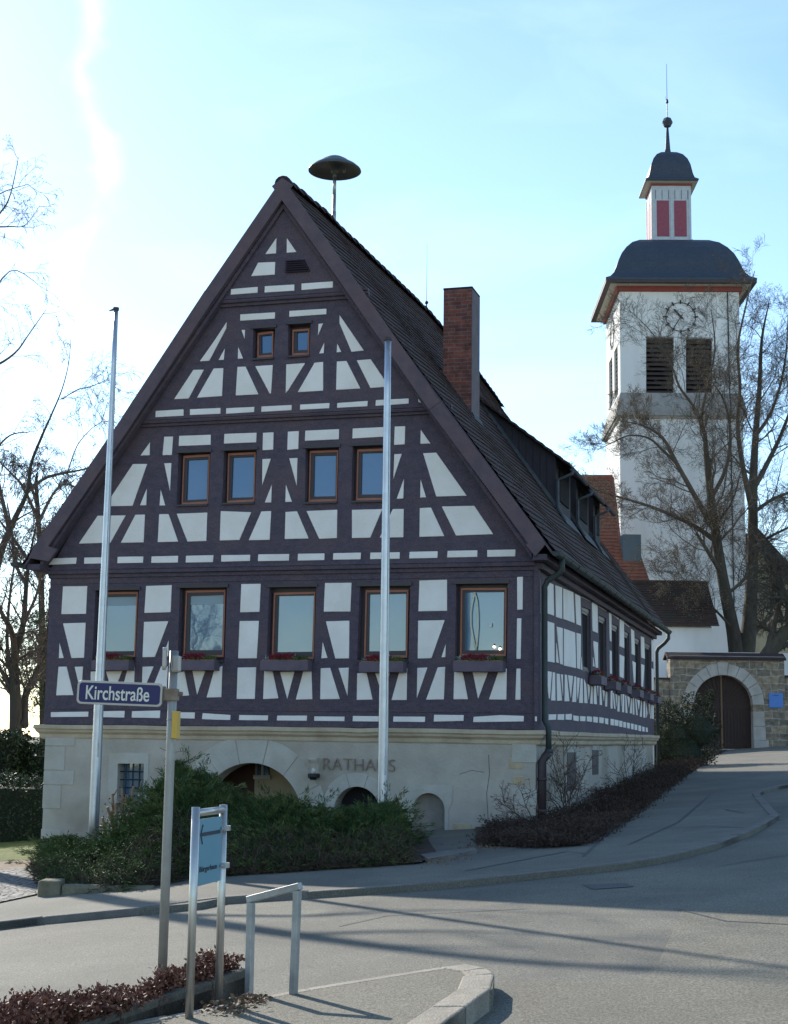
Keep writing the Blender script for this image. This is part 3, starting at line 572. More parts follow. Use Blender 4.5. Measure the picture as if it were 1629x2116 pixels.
for q in swin:
    ys=[p[1] for p in q]; zs=[p[2] for p in q]; y0,y1=min(ys),max(ys); z0,z1=min(zs),max(zs)
    fr=lambda x,i,o,d:[(x,y0+i,z0+i),(x,y1-i,z0+i),(x,y1-i,z1-i),(x,y0+i,z1-i)]
    mb=MB(); mb.box(-.085,-.025,y0,y0+.09,z0,z1); w=mb.build('window',m_orange,TH)
    mb=MB(); mb.box(-.085,-.030,y1-.08,y1,z0,z1); mb.box(-.085,-.030,y0+.091,y1-.081,z1-.08,z1); mb.box(-.085,-.030,y0+.091,y1-.081,z0,z0+.08); mb.build('frame',m_sash,w)
    mb=MB(); mb.box(-.075,-.07,y0+.02,y1-.02,z0+.02,z1-.02); mb.build('pane',m_dpane,w)
    mb=MB(); mb.holed(fr(-.045,.07,0,0),[fr(-.045,.13,0,0)],(-.03,0,0)); mb.build('sash',m_sash,w)
# remaining walls
mb=MB(); mb.box(-8.8,-8.5,.31,LB-.01,-1.2,4.72); mb.build('side_wall',m_plaster,TH)
mb=MB(); mb.prism([(-8.8,LB,-1.2),(-.01,LB,-1.2),(-.01,LB,4.72),(-4.4,LB,11.0),(-8.8,LB,4.72)],(0,-.25,0)); mb.build('back_wall',m_plaster,TH)
# floors (close the inside)
mb=MB()
for z,a in ((4.66,0),(1.9,0)): mb.box(-8.45,-.35,.35,LB-.3,z,z+.1)
mb.build('floor',m_dark,TH)
# ---- stone base with openings
def arc(cx,cz,r,a0,a1,n,y,rz=None):
    rz=rz or r; return [(cx+r*math.cos(a0+(a1-a0)*i/n),y,cz+rz*math.sin(a0+(a1-a0)*i/n)) for i in range(n+1)]
fx=lambda px,py:fp(px,py,-.03)
YB=-.03
# big arch: springing hidden; circle through pixels
def circ(p,q,r):
    ax,az,bx,bz,cx,cz=p[0],p[2],q[0],q[2],r[0],r[2]
    d=2*(ax*(bz-cz)+bx*(cz-az)+cx*(az-bz))
    ux=((ax*ax+az*az)*(bz-cz)+(bx*bx+bz*bz)*(cz-az)+(cx*cx+cz*cz)*(az-bz))/d
    uz=((ax*ax+az*az)*(cx-bx)+(bx*bx+bz*bz)*(ax-cx)+(cx*cx+cz*cz)*(bx-ax))/d
    return ux,uz,math.hypot(ax-ux,az-uz)
bc=circ(fx(437,1617),fx(520,1577),fx(617,1650))
sc_=circ(fx(697,1650),fx(735,1626),fx(770,1640))
def archpoly(cx,cz,r,zb,y,n=20):
    return [(cx+r,y,zb)]+arc(cx,cz,r,0,math.pi,n,y)+[(cx-r,y,zb)]
zb0=-1.0
big=archpoly(bc[0],bc[1],bc[2],zb0,YB)
small=archpoly(sc_[0],sc_[1],sc_[2],zb0,YB)
n0,n1=fx(853,1700),fx(919,1700); nr=(n1.x-n0.x)/2; nz_=fx(885,1639).z-nr
nic=archpoly((n0.x+n1.x)/2,nz_,nr,zb0,YB)
wv=[fx(244,1578),fx(298,1578),fx(296,1680),fx(241,1680)]
basepoly=[(-8.72,YB,-1.2),(-.02,YB,-1.2),(-.02,YB,1.72),(-8.72,YB,1.72)]
# the openings reach the floor: cut them into the outline
def cut(poly,ops):
    out=[poly[0]]
    for o in sorted(ops,key=lambda o:min(p[0] for p in o)):
        out+= [ (p[0],p[1],p[2]) for p in reversed(o)]
    return out+poly[1:]
big_=[(p[0],p[1],max(p[2],-1.2) if p[2]>-1 else -1.2) for p in big]; small_=[(p[0],p[1],-1.2 if p[2]<=-1 else p[2]) for p in small]; nic_=[(p[0],p[1],-1.2 if p[2]<=-1 else p[2]) for p in nic]
mb=MB(); mb.holed(cut(basepoly,[big_,small_,nic_]),[[tuple(p) for p in wv]],(0,.45,0)); bw=mb.build('base_wall',m_base,TH)
mb=MB(); mb.box(-.45,0-.02,.425,LB-.02,-1.0,1.72); 
mb.build('base_wall',m_base,TH)
# niche back, arch recess built in place of the opposite house's reflection
mb=MB(); mb.box(n0.x-.05,n1.x+.05,.10,.2,-1.2,nz_+nr+.05); mb.build('niche_back',mat('stained render',(.26,.215,.165),.9,(.33,.29,.24),scale=2.2,bump=.4,bscale=20,col3=(.15,.14,.13),scale3=1.6,amt3=.7),TH)
bx0,bx1=bc[0]-bc[2],bc[0]+bc[2]
mb=MB(); mb.box(bx0-.2,fp(526,1600,1.2).x,1.2,1.3,-1.2,1.7); mb.build('door',mat('dark brown door',(.05,.018,.012),.6,(.08,.028,.018),scale=5,stretch=(5,5,.5)),TH)
mb=MB(); mb.box(fp(526,1600,1.2).x,bx1+.3,1.22,1.32,-1.2,1.7); mb.build('reflection_recess_wall',m_beige,TH)  # beige back wall stands for the sunlit house mirrored in the door glass
a=fp(533,1583,1.2); b=fp(556,1602,1.2)
mb=MB(); mb.box(a.x,b.x,1.17,1.215,b.z,a.z+.15); lw=mb.build('reflected_window',m_glass,TH)  # window of the reflected house, built as a solid pane
mb=MB(); mb.box((a.x+b.x)/2-.02,(a.x+b.x)/2+.02,1.14,1.18,b.z,a.z+.15); mb.box(a.x-.05,b.x+.05,1.12,1.21,b.z-.07,b.z-.003); mb.build('frame',m_stone,lw)
mb=MB(); mb.box(bx0-.3,bx0-.2,.4,1.3,-1.2,1.7); mb.box(bx1+.2,bx1+.3,.4,1.3,-1.2,1.7); mb.box(bx0-.3,bx1+.3,.4,1.3,1.62,1.7); mb.build('reflection_recess_wall',m_beige,TH)  # sides and top of the added recess
mb=MB(); mb.box(sc_[0]-sc_[2]-.1,sc_[0]+sc_[2]+.1,.3,.4,-1.2,1.3); mb.build('door',m_dark,TH)
# lattice window
wa=[Vector(p) for p in wv]
mb=MB(); mb.box(wa[0].x-.05,wa[1].x+.05,.2,.25,wa[2].z-.05,wa[0].z+.05); gw=mb.build('window',m_glass,TH)
mb=MB()
for k in range(1,4):
    x=wa[0].x+(wa[1].x-wa[0].x)*k/4; mb.tube([(x,.05,wa[2].z-.03),(x,.05,wa[0].z+.03)],.009,6)
for k in range(1,6):
    z=wa[2].z+(wa[0].z-wa[2].z)*k/6; mb.tube([(wa[0].x-.03,.06,z),(wa[1].x+.03,.06,z)],.009,6)
mb.build('grille',m_black,gw)
# stone surrounds, proud by 12 mm
def ring(cx,cz,r,R_,zb,y,th,name,n=7,mt=m_stone,irregular=0):
    mb=MB()
    for i in range(n):
        a0=math.pi*i/n+.004; a1=math.pi*(i+1)/n-.004; ro=R_+random.uniform(-irregular,irregular)
        p=arc(cx,cz,r,a0,a1,5,y)+list(reversed(arc(cx,cz,ro,a0,a1,5,y)))
        mb.prism(p,(0,th,0))
    return mb.build(name,mt,TH,bevel=.008)
ring(bc[0],bc[1],bc[2],bc[2]+.42,0,YB-.012,.2,'arch_surround',7,irregular=.05)
ring(sc_[0],sc_[1],sc_[2],sc_[2]+.23,0,YB-.012,.2,'arch_surround',5,irregular=.02)
mb=MB(); q=[fx(840,1621),fx(935,1623),fx(934,1660),fx(925,1664)]
cxn=(n0.x+n1.x)/2
mb.holed([q[0],q[1],q[2],(n1.x+.06,YB,nz_),(n1.x+.055,YB,-.25),(n1.x+.002,YB,-.25)]+[ (p[0],p[1],p[2]) for p in arc(cxn,nz_,nr+.002,0,math.pi,16,YB)]+[(n0.x-.002,YB,-.4),(n0.x-.1,YB,-.4),(n0.x-.09,YB,nz_)],[],(0,-.012,0)); mb.build('niche_surround',m_stone,TH)
mb=MB(); q0,q1,q2,q3=fx(226,1556),fx(308,1556),fx(306,1700),fx(222,1700)
mb.holed([q0,q1,q2,q3],[wa],(0,-.012,0)); mb.build('window_surround',m_stone,TH)
# quoins
mb=MB(); z=-1.0; k=0
while z<1.65:
    h=random.uniform(.24,.42); h=min(h,1.68-z); w=random.uniform(.45,.62) if k%2 else random.uniform(.28,.4)
    if random.random()<.75: mb.box(-8.735,-8.72+w,YB-.014,.3,z+.005,z+h-.005)
    z+=h; k+=1
z=-.3
while z<1.65:
    h=random.uniform(.26,.42); h=min(h,1.68-z); w=random.uniform(.3,.5) if k%2 else random.uniform(.2,.3)
    if random.random()<.8: mb.box(-.02-w,-.006,YB-.014,YB+w,z+.005,z+h-.005)
    z+=h; k+=1
mb.build('quoins',m_stone,TH,bevel=.01)
m_tan=mat('tan repaired stone',(.40,.31,.20),.9,(.48,.38,.25),scale=5,bump=.5,bscale=20)
mb=MB()
for (a,b,c,d) in ((935,1702,975,1722),(1052,1566,1082,1590),(1060,1604,1084,1622),(1010,1735,1035,1748),(940,1728,958,1745)):
    P=fx(a,b); Q=fx(c,d); mb.box(P.x,Q.x,YB-.008,YB+.02,Q.z,P.z)
mb.build('repair_stones',m_tan,TH,bevel=.008)
mb=MB(); k_=[(1010,1560),(1012,1600),(1006,1640),(1009,1690)]
mb.tube([fx(*w_)+Vector((0,-.001,0)) for w_ in k_],.004,4); mb.tube([fx(*w_)+Vector((0,-.001,0)) for w_ in ((950,1600),(975,1592),(1000,1596))],.004,4); mb.tube([fx(*w_)+Vector((0,-.001,0)) for w_ in ((330,1545),(352,1556),(380,1552),(395,1560))],.004,4); mb.build('cracks',m_joint,TH)
# cornice with cavetto profile round the front and the side
def cornice():
    prof=[(0.0,1.80),(.13,1.80),(.135,1.735),(.11,1.715),(.10,1.68),(.055,1.64),(.05,1.585),(.03,1.56),(0,1.55)]
    path=[(-8.8,LB*.3),(-8.8,0),(0,0),(0,LB+.05)]; nrm=[(-1,0),(-1,-1),(1,-1),(1,0)]
    vs=[];fs=[];n=len(prof)
    # subdivide the front and side with a slight waviness
    pp=[];
    for i in range(3):
        a,b=path[i],path[i+1]; na,nb=nrm[i],nrm[i+1]
        m=1 if i==0 else 24
        for k in range(m):
            t=k/m; x=a[0]+(b[0]-a[0])*t; y=a[1]+(b[1]-a[1])*t
            if k==0: nn=na
            else: nn=(0,-1) if i==1 else (1,0)
            pp.append((x,y,nn,random.uniform(-.008,.008) if k else 0))
    pp.append((path[3][0],path[3][1],nrm[3],0))
    for x,y,nn,j in pp:
        for o,z in prof: vs.append((x+nn[0]*(o+j*.5),y+nn[1]*(o+j*.5),z+j))
    for i in range(len(pp)-1):
        for k in range(n-1): fs.append((i*n+k,(i+1)*n+k,(i+1)*n+k+1,i*n+k+1))
    mb=MB(); mb.add(vs,fs); return mb.build('cornice',m_corn,TH,smooth=False)
cornice()
# letters
mw=Matrix.Translation(Vector(fp(741,1582,YB-.02)))@Matrix.Rotation(math.pi/2,4,'X')@Matrix.Rotation(R(-.3),4,'Z')
L_=text_mesh('lettering','RATHAUS',.30,mat('weathered bronze letters',(.20,.15,.125),.7,(.26,.2,.165),scale=9),TH,mw,.012,.93,-.006)
_w=L_.dimensions.x; need=(fp(815,1582,YB)-fp(667,1582,YB)).length
L_.data.transform(Matrix.Translation(mw.translation)@Matrix.Scale(need/_w,4,(1,0,0))@Matrix.Translation(-mw.translation))
# side wall base slit windows
for (px0,py0,px1,py1) in [(1172,1555,1190,1632),(1224,1550,1236,1600)]:
    a=sp(px0,py0,-.02); b=sp(px1,py1,-.02)
    mb=MB(); mb.box(-.03,-.012,a.y,b.y,b.z,a.z); w=mb.build('slit_window',m_sash,TH)
    mb=MB(); mb.box(-.03,.0,b.y+.01,b.y+.2,b.z,a.z+.1); mb.box(-.03,.0,a.y-.05,b.y+.01,a.z,a.z+.12); mb.build('surround',m_stone,w)
# ---- roof
def ridgez(y): return lerpc([(-.5,11.26),(1.5,11.40),(3,11.44),(9.5,11.66),(13,11.58),(18.3,11.22)],y)
Y_0,Y_1=-.44,18.1
NC=46; NY=40
for side in (1,-1):
    mb=MB(); vs=[];fs=[]
    xr=-4.42; xe=.36 if side==1 else -9.12
    def P(t,y,dz):
        zr=ridgez(y); ze=4.66+.03*math.sin(y*1.1)
        s=t; x=xr+(xe-xr)*t; z=zr+(ze-zr)*t-.045*math.sin(math.pi*t)-(.05 if side==-1 else 0)
        return (x+side*dz*.8,y,z+dz*.58)
    for i in range(NC):
        t0,t1=i/NC,(i+1)/NC
        for j in range(NY+1):
            y=Y_0+(Y_1-Y_0)*j/NY; jj=random.uniform(-.006,.006)
            vs+= [P(t0,y,.004+0*jj),P(t1,y,.026+jj),P(t1,y,.002)]
    for i in range(NC):
        for j in range(NY):
            b=(i*(NY+1)+j)*3; c=b+3; fs+=[(b,c,c+1,b+1),(b+1,c+1,c+2,b+2)]
    mb.add(vs,fs)
    rf=mb.build('roof',m_tile,TH,recalc=False)
    # underside boards
    mb=MB(); a=[P(0,Y_0,-.03),P(1,Y_0,-.03),P(1,Y_1,-.03),P(0,Y_1,-.03)]; mb.prism(a,(0,0,-.06)); mb.build('roof_boarding',m_timber,rf)
    if side==1: ROOF=rf
mb=MB(); y=-.42
while y<18.05:
    z0=ridgez(y)+.02; z1=ridgez(y+.40)+.02; j=random.uniform(-.012,.012)
    a=[];b=[]
    for k in range(7):
        an=math.pi*k/6; a.append((-4.42+j+.15*math.cos(an),y,z0-.06+.135*math.sin(an))); b.append((-4.42+j+.13*math.cos(an),y+.42,z1-.075+.115*math.sin(an)))
    mb.add(a+b,[(k,k+1,k+8,k+7) for k in range(6)]+[tuple(range(6,-1,-1))]); y+=.40
mb.build('ridge_tiles',m_tile,ROOF,recalc=False)
# snow hooks
mb=MB()
for k in range(26):
    t=random.uniform(.12,.95); y=random.uniform(0,5.5) if k<16 else random.uniform(5,16)
    if t<.8 and y>6: t=.9
    x=-4.42+(4.78)*t; z=ridgez(y)+(4.66-ridgez(y))*t+.05
    mb.tube([(x-.04,y,z+.0),(x+.02,y,z+.01),(x+.05,y,z+.07)],.006,4)
mb.build('snow_hooks',m_lead,ROOF)
# verge boards
def verge(ps,w,y,name='verge_board'):
    mb=MB(); p0,p1=[Vector(p) for p in ps]; d=(p1-p0).normalized(); n=Vector((d.z,0,-d.x)); 
    if n.z>0: n=-n
    q=[p0,p1,p1+n*w,p0+n*w]; mb.prism([(a.x,y,a.z) for a in q],(0,.05,0)); return mb
vy=-.45
segs=[[(583,367),(424,600)],[(424,600),(255,858)],[(255,858),(75,1120)],[(583,367),(731,573)],[(731,573),(908,826)],[(908,826),(1122,1113)]]
for i,(a,b) in enumerate(segs):
    A=fp(*a,vy); B=fp(*b,vy); w=.235
    if a==(583,367):   # mitre at the apex
        A=Vector((-4.42,vy,A.z))
    dd=(B-A).normalized(); 
    mb=verge([A,B+dd*.04 if i%3<2 else B],w,vy-(.012 if i%3==1 else 0)-(.002*(i>2)))
    mb.build('verge_board',m_verge,TH,bevel=.006)
# curved feet of the verge boards
for s,px in ((1,[(75,1120),(58,1153),(100,1160),(118,1135)]),(1,[(1119,1111),(1128,1124),(1106,1150),(1086,1125)])):
    mb=MB(); mb.prism([Vector(fp(*q,vy-.004)) for q in px],(0,.05,0)); mb.build('verge_foot',m_verge,TH,bevel=.006)
# soffit moulding between the boards and the gable wall
mb=MB()
for s in (1,-1):
    for dz,y0,y1 in ((.30,-.40,-.33),(.42,-.36,-.22)):
        a=Vector((-4.42,0,11.3-dz)); b=Vector((-4.42+s*4.40,0,11.3-dz-4.40*SL)); 
        mb.prism([(a.x,y0,a.z),(b.x,y0,b.z),(b.x,y0,b.z-.1),(a.x,y0,a.z-.1)],(0,y1-y0,0))
        mb.prism([(a.x,y1,a.z+.16),(b.x,y1,b.z+.16),(b.x,y1,b.z-.06),(a.x,y1,a.z-.06)],(0,.2,0))
mb.build('rake_moulding',m_timber,TH)
# eave boxing on the long side and at the front corner
mb=MB(); mb.box(0.005,.24,-.40,LB,4.50,4.60); mb.box(.0,.10,-.05,LB,4.40,4.50); mb.build('eave_soffit',m_timber,TH,bevel=.01)
mb=MB(); mb.box(-9.05,-8.8,-.40,LB,4.50,4.60); mb.build('eave_soffit',m_timber,TH)
mb=MB(); mb.box(-.04,.03,-.06,.16,Zc,4.52); mb.build('corner_post',m_timber,TH,bevel=.008)
# gutter (half round) and downpipes
def gutter(x,y0,y1,z,r=.075):
    mb=MB(); n=10; vs=[];fs=[]
    for j,y in enumerate((y0,y1)):
        for k in range(n+1):
            an=math.pi+math.pi*k/n; vs.append((x+r*math.cos(an),y,z+r*math.sin(an)))
        for k in range(n+1):
            an=math.pi+math.pi*k/n; vs.append((x+(r-.008)*math.cos(an),y,z+(r-.008)*math.sin(an)))
    m=2*(n+1)
    for k in range(n): fs+=[(k,k+1,m+k+1,m+k),(n+1+k,m+n+1+k,m+n+2+k,n+2+k)]
    fs+=[tuple(range(n+1)),tuple(range(m,m+n+1))]
    mb.add(vs,fs); mb.tube([(x+r,y0,z),(x+r,y1,z)],.012,6); mb.tube([(x-r,y0,z),(x-r,y1,z)],.008,6)
    y=y0+.4
    while y<y1: mb.tube([(x+r*math.cos(a),y,z+r*math.sin(a)) for a in [math.pi+math.pi*k/8 for k in range(9)]],.012,4); y+=.8
    return mb
gutter(.40,-.52,LB+.3,4.62).build('gutter',m_copper,TH)
gutter(-9.25,-.52,LB+.3,4.62).build('gutter',m_copper,TH)
mb=MB(); mb.tube([(.40,.05,4.56),(.40,.05,4.40),(.36,.06,4.33),(.16,.10,4.22),(.11,.10,4.12),(.11,.10,1.95),(.17,.1,1.85),(.17,.1,1.45)],.05,10); mb.tube([(.17,.1,1.50),(.17,.1,1.44)],.062,10)
mb.build('downpipe',m_copper,TH,smooth=True)
mb=MB(); mb.tube([(.17,.1,1.44),(.12,.08,1.38),(.07,.06,1.3),(.07,.06,.15)],.07,10)
for z in (1.0,.5): mb.tube([(.07,.06,z),(.07,.06,z+.05)],.08,10)
mb.build('downpipe',m_brownpipe,TH,smooth=True)
mb=MB(); mb.tube([(.40,LB+.1,4.56),(.40,LB+.1,4.42),(.3,LB+.1,4.3),(.12,LB+.1,4.15),(.08,LB+.1,4.05),(.08,LB+.1,.8)],.05,10); mb.build('downpipe',m_copper,TH,smooth=True)
# ---- chimney
cy=3.14; 
mb=MB(); mb.box(-2.39,-1.83,cy,cy+.66,7.4,10.19); ch=mb.build('chimney',m_brick,TH)
mb=MB(); mb.box(-2.40,-1.82,cy-.008,cy+.668,10.19,10.23); mb.build('cap',m_joint,ch,bevel=.01)
mb=MB(); mb.prism([(-1.823,cy-.005,10.18),(-1.823,cy+.665,10.18),(-1.823,cy+.665,7.5),(-1.823,cy-.005,7.5)],(-.012,0,0)); mb.build('render_coat',mat('grey chimney render',(.12,.10,.115),.9,(.16,.135,.145),scale=4,bump=.4,bscale=25),ch)
mb=MB(); 
for s in (0,1):
    yy=cy-.03 if s==0 else cy+.67
    mb.prism([(-2.45,yy,8.5+.15),(-1.78,yy,7.55+.15),(-1.70,yy,7.42),(-2.45,yy,8.42)],(0,.02,0))
mb.prism([(-1.815,cy-.03,7.75),(-1.815,cy+.7,7.75),(-1.70,cy+.7,7.50),(-1.70,cy-.03,7.50)],(.012,0,0.01)); mb.build('flashing',m_copper,ch)
# ---- dormers
for yd,wd in ((6.9,1.9),(9.6,1.9),(12.3,1.15)):
    xf=-.86; zf=6.42; zt=7.42
    mroof=lambda x:ridgez(yd)+(4.66-ridgez(yd))*(x+4.42)/4.78
    x1=-2.75; zr1=mroof(x1)+.02; ztf=7.58
    mb=MB()
    mb.prism([(xf,yd,mroof(xf)-.1),(xf,yd,ztf-.03),(x1,yd,zr1-.03)],(0,wd,0)); dm=mb.build('dormer',m_cheek,TH)
    mb=MB(); [mb.box(x_,x_+.012,yd-.012,yd-.001,mroof(x_)+.1,zr1-.06+(ztf-zr1)*(x_-x1)/(xf-x1)) for x_ in [x1+.5+.15*k_ for k_ in range(9)]]; mb.build('board_joint',m_joint,dm)
    # roof of the dormer in courses
    mb=MB(); n=13; xo=xf+.32; zo=ztf-.32*((zr1-ztf)/(xf-x1)); 
    for i in range(n):
        t0,t1=i/n,(i+1)/n; a=Vector((x1-.25,0,zr1+.10)).lerp(Vector((xo,0,zo+.05)),t0); b=Vector((x1-.25,0,zr1+.10)).lerp(Vector((xo,0,zo+.05)),t1)
        mb.prism([(a.x,yd-.14,a.z),(b.x,yd-.14,b.z+.028),(b.x,yd-.14,b.z-.03),(a.x,yd-.14,a.z-.05)],(0,wd+.28,0))
    mb.build('dormer_roof',m_tile,dm)
    mb=MB(); mb.box(xf+.001,xf+.03,yd+.35,yd+wd-.35,mroof(xf)+.25,ztf-.2); mb.build('dormer_window',m_dpane,dm)
    g=gutter(xo+.03,yd-.05,yd+wd+.05,zo-.03,.045); g.tube([(xo+.05,yd-.02,zo-.06),(xo+.03,yd-.05,zo-.14),(xf+.05,yd-.05,zo-.26),(xf+.05,yd-.05,mroof(xf)+.05),(xf+.2,yd-.05,mroof(xf+.2)+.05)],.035,8); g.build('dormer_gutter',m_lead,dm)
    mb=MB(); mb.prism([(xf+.04,yd-.03,mroof(xf)+.10),(x1,yd-.03,zr1+.06),(x1,yd-.03,zr1-.05),(xf+.04,yd-.03,mroof(xf)-.02)],(0,.02,0))
    mb.prism([(xf+.03,yd-.1,mroof(xf+.03)+.06),(xf+.03,yd+wd,mroof(xf+.03)+.06),(xf+.25,yd+wd,mroof(xf+.25)+.05),(xf+.25,yd-.1,mroof(xf+.25)+.05)],(0,0,.008)); mb.build('flashing',m_lead,dm)
# clutch of wide flashing (light lead)
#PART3
TI=TH.matrix_basis
def tw_(q): return tow(q)
# ------------------------------------------------------------------ things on the town hall
sr=empty('roof_siren',tow((-4.42,2.46,11.42))); tag(sr,'mushroom shaped warning siren on a mast above the town hall ridge','siren')
mb=MB(); mb.tube([(0,0,-.3),(0,0,.62)],.036,10); mb.tube([(0,0,.0),(0,0,.28)],.043,10); mb.tube([(0,0,.62),(0,0,.98)],.034,10); mb.build('mast',m_galv,sr,smooth=True)
mb=MB(); mb.tube([(-.03,0,.1),(-.10,-.03,.22)],.008,5); mb.tube([(-.03,0,.1),(-.11,0,.1),(-.11,0,.04)],.01,5); mb.build('bracket',m_black,sr)
mb=MB(); mb.tube([(0,0,.9),(0,0,1.14)],.034,10); mb.lathe((0,0,1.15),[(.05,-.10),(.07,-.06),(.10,.04),(.30,.05),(.44,.0),(.50,-.045),(.515,-.05),(.505,-.02),(.42,.055),(.32,.11),(.25,.165),(.15,.22),(.05,.245),(.0,.25)],32); 
mb.build('horn',mat('green grey siren paint',(.06,.07,.075),.5,(.085,.10,.10),scale=4,metal=.2),sr,smooth=True)
mb=MB(); mb.tube([(.16,-.1,1.10),(.17,-.12,1.03),(.20,-.12,1.03),(.21,-.1,1.11)],.006,5); mb.build('cable_loop',m_galv,sr)
an=empty('rooftop_aerial',tow((-4.42,9.6,11.62))); tag(an,'thin vertical rod aerial with a ball joint on the ridge left of the brick chimney','aerial')
mb=MB(); mb.tube([(0,0,-.1),(0,0,.28)],.016,6); mb.tube([(0,0,.34),(0,0,1.75)],[.006,.003],5); mb.build('rod',m_black,an)
mb=MB(); mb.lathe((0,0,.30),[(0,-.05),(.035,-.03),(.045,0),(.035,.03),(0,.05)],10); mb.build('joint',m_black,an,smooth=True)
# lamp on the wall
lp=fp(652,1605,-.05); wlp=empty('wall_lamp',tow((lp.x,-.06,lp.z)),-YAW); tag(wlp,'glass cylinder wall lamp with black base between the large arch and the lettering','wall lamp')
mb=MB(); mb.box(-.08,.08,-.14,0,-.02,.05); mb.lathe((0,-.10,-.05),[(.0,0),(.05,.0),(.085,.05),(.085,.10)],16); mb.build('base',m_black,wlp,smooth=False)
m_clear=bpy.data.materials.new('clear glass'); m_clear.use_nodes=True; p=m_clear.node_tree.nodes['Principled BSDF']; p.inputs['Transmission Weight'].default_value=.9; p.inputs['Roughness'].default_value=.05; p.inputs['Base Color'].default_value=(.8,.85,.85,1); p.inputs['Alpha'].default_value=.35
mb=MB(); mb.lathe((0,-.10,.05),[(.085,0),(.085,.24)],20); mb.build('glass',m_clear,wlp,smooth=True)
mb=MB(); mb.lathe((0,-.10,.29),[(0,.012),(.09,.01),(.09,-.005),(0,-.006)],20); mb.build('lid',m_galv,wlp)
mb=MB(); mb.lathe((0,-.10,.05),[(0,.0),(.03,.01),(.03,.08),(.0,.1)],12); mb.build('bulb',m_signwhite,wlp,smooth=True)
# flower boxes
def scatter_tuft(mb,c,r,n,l,w,up=.7):
    for _ in range(n):
        a=random.uniform(0,2*math.pi); q=math.sqrt(random.random()); p=Vector((c[0]+r[0]*q*math.cos(a),c[1]+r[1]*q*math.sin(a),c[2]+random.uniform(0,r[2])*(1-.5*q)))
        d=Vector((random.gauss(0,1)*(1-up),random.gauss(0,1)*(1-up),up+.2*random.random())).normalized()*l*random.uniform(.6,1.3)
        s=d.cross(Vector((random.gauss(0,1),random.gauss(0,1),random.gauss(0,1)))).normalized()*w
        mb.add([p-s,p+s,p+d],[(0,1,2)])
def flower_box(L,seed,name='flower_box'):
    random.seed(seed); o=empty(name,(0,0,0))
    mb=MB(); 
    for b in ((0,L,-.24,-.215,0,.17),(0,L,-.025,0,0,.17),(0,.025,-.214,-.026,0,.17),(L-.025,L,-.214,-.026,0,.17),(.026,L-.026,-.214,-.026,0,.02)): mb.box(*b)
    mb.build('box',m_box,o,bevel=.004)
    mb=MB(); mb.box(.03,L-.03,-.21,-.03,.02,.182); mb.build('liner',m_boxin,o)
    mb=MB(); 
    for k in range(2): scatter_tuft(mb,(L*(.32+.22*k),-.12,.17),(.17,.10,.12),900,.05,.006)
    mb.build('heather',m_flower,o,recalc=False)
    mb=MB(); scatter_tuft(mb,(L*.5,-.12,.16),(L*.48,.10,.05),700,.07,.008,.5); scatter_tuft(mb,(L*.80,-.12,.16),(.12,.1,.08),300,.07,.008,.5); mb.build('foliage',m_jun,o,recalc=False)
    mb=MB(); 
    for k in (.13,.70): scatter_tuft(mb,(L*k,-.14,.17),(.06,.06,.09),60,.06,.009,.3)
    mb.build('silver_leaves',m_silver,o,recalc=False)
    return o
fb=[]
for x0,x1,yt,yb,rf in ((372,600,625,683,zD),(880,1115,628,683,zD),(-110,365,905,985,zG),(870,1310,905,1000,zG),(245,945,1290,1410,zF)):
    a=rf([[(x0,yb)]],-.26)[0][0]; b=rf([[(x1,yt)]],-.26)[0][0]; fb.append((a.x,b.x,a.z))
lab=['flower box of red heather under the leftmost ground storey window, behind the left flagpole','flower box of red heather under the second front window, right of the street name plates',
 'flower box of red heather under the middle window of the five in the gable front','flower box of red heather under the fourth front window, crossed by the right flagpole','flower box of red heather under the front window with the almond shaped decoration']
for i,(x0,x1,z) in enumerate(fb):
    o=flower_box(x1-x0,50+i); o.location=tow((x0,-.02,z)); o.rotation_euler=(0,0,-YAW); tag(o,lab[i],'flower box','flower boxes on the town hall')
ordw=['first','second','third','fourth','fifth','sixth']
for i,(xr,yt,yb) in enumerate([(855,1212,1305),(1025,1272,1365),(1155,1325,1405),(1300,1362,1450),(1420,1400,1485),(1505,1436,1520)]):
    a=sp(1090+xr/5.569,1180+yb/5.569,.26); ys=[p[1] for p in swin[i]]
    L=min(max(ys)-a.y,1.6) ; L=max(L,.8)
    o=flower_box(L,70+i); w=tow((.26-.24+.0,a.y,a.z)); o.location=tow((.02,a.y,a.z)); o.rotation_euler=(0,0,-YAW+math.pi/2)
    tag(o,'flower box of red heather on the long side wall, %s window from the front corner'%ordw[i],'flower box','flower boxes on the town hall')
random.seed(11)
# almond shaped decoration and lamps seen in the rightmost window
def facept(px,py,y=.10): return tow(zF([[(px,py)]],y)[0][0])
wd=empty('window_decoration',facept(570,1108)); tag(wd,'pale wooden almond shaped decoration standing in the rightmost front window','decoration')
c0_=wd.location.copy()
for nm,pp in (('curved_rod',[(550,297),(515,450),(495,600),(497,760),(530,950),(568,1108)]),('curved_rod',[(550,297),(583,420),(595,600),(598,780),(585,950),(570,1108)])):
    mb=MB(); mb.tube([facept(*q)-c0_ for q in pp],.010,8); mb.build(nm,mat('pale bent wood',(.75,.68,.45),.6),wd,smooth=True)
for k,q in enumerate([(825,1063),(905,1092)]):
    t=facept(*q,.115); o=empty('light_bulb',t); tag(o,['upper glowing round bulb low in the rightmost front window','lower glowing round bulb at the corner of the rightmost front window'][k],'light bulb','bulbs in the window')
    mb=MB(); mb.lathe((0,0,0),[(0,-.022),(.016,-.015),(.022,0),(.016,.015),(0,.022)],12); mb.build('bulb',emis('warm bulb',(1,.72,.45),2.2),o,smooth=True)
    mb=MB(); mb.tube([(0,0,.02),(0,0,.05)],.008,6); mb.build('socket',m_black,o)
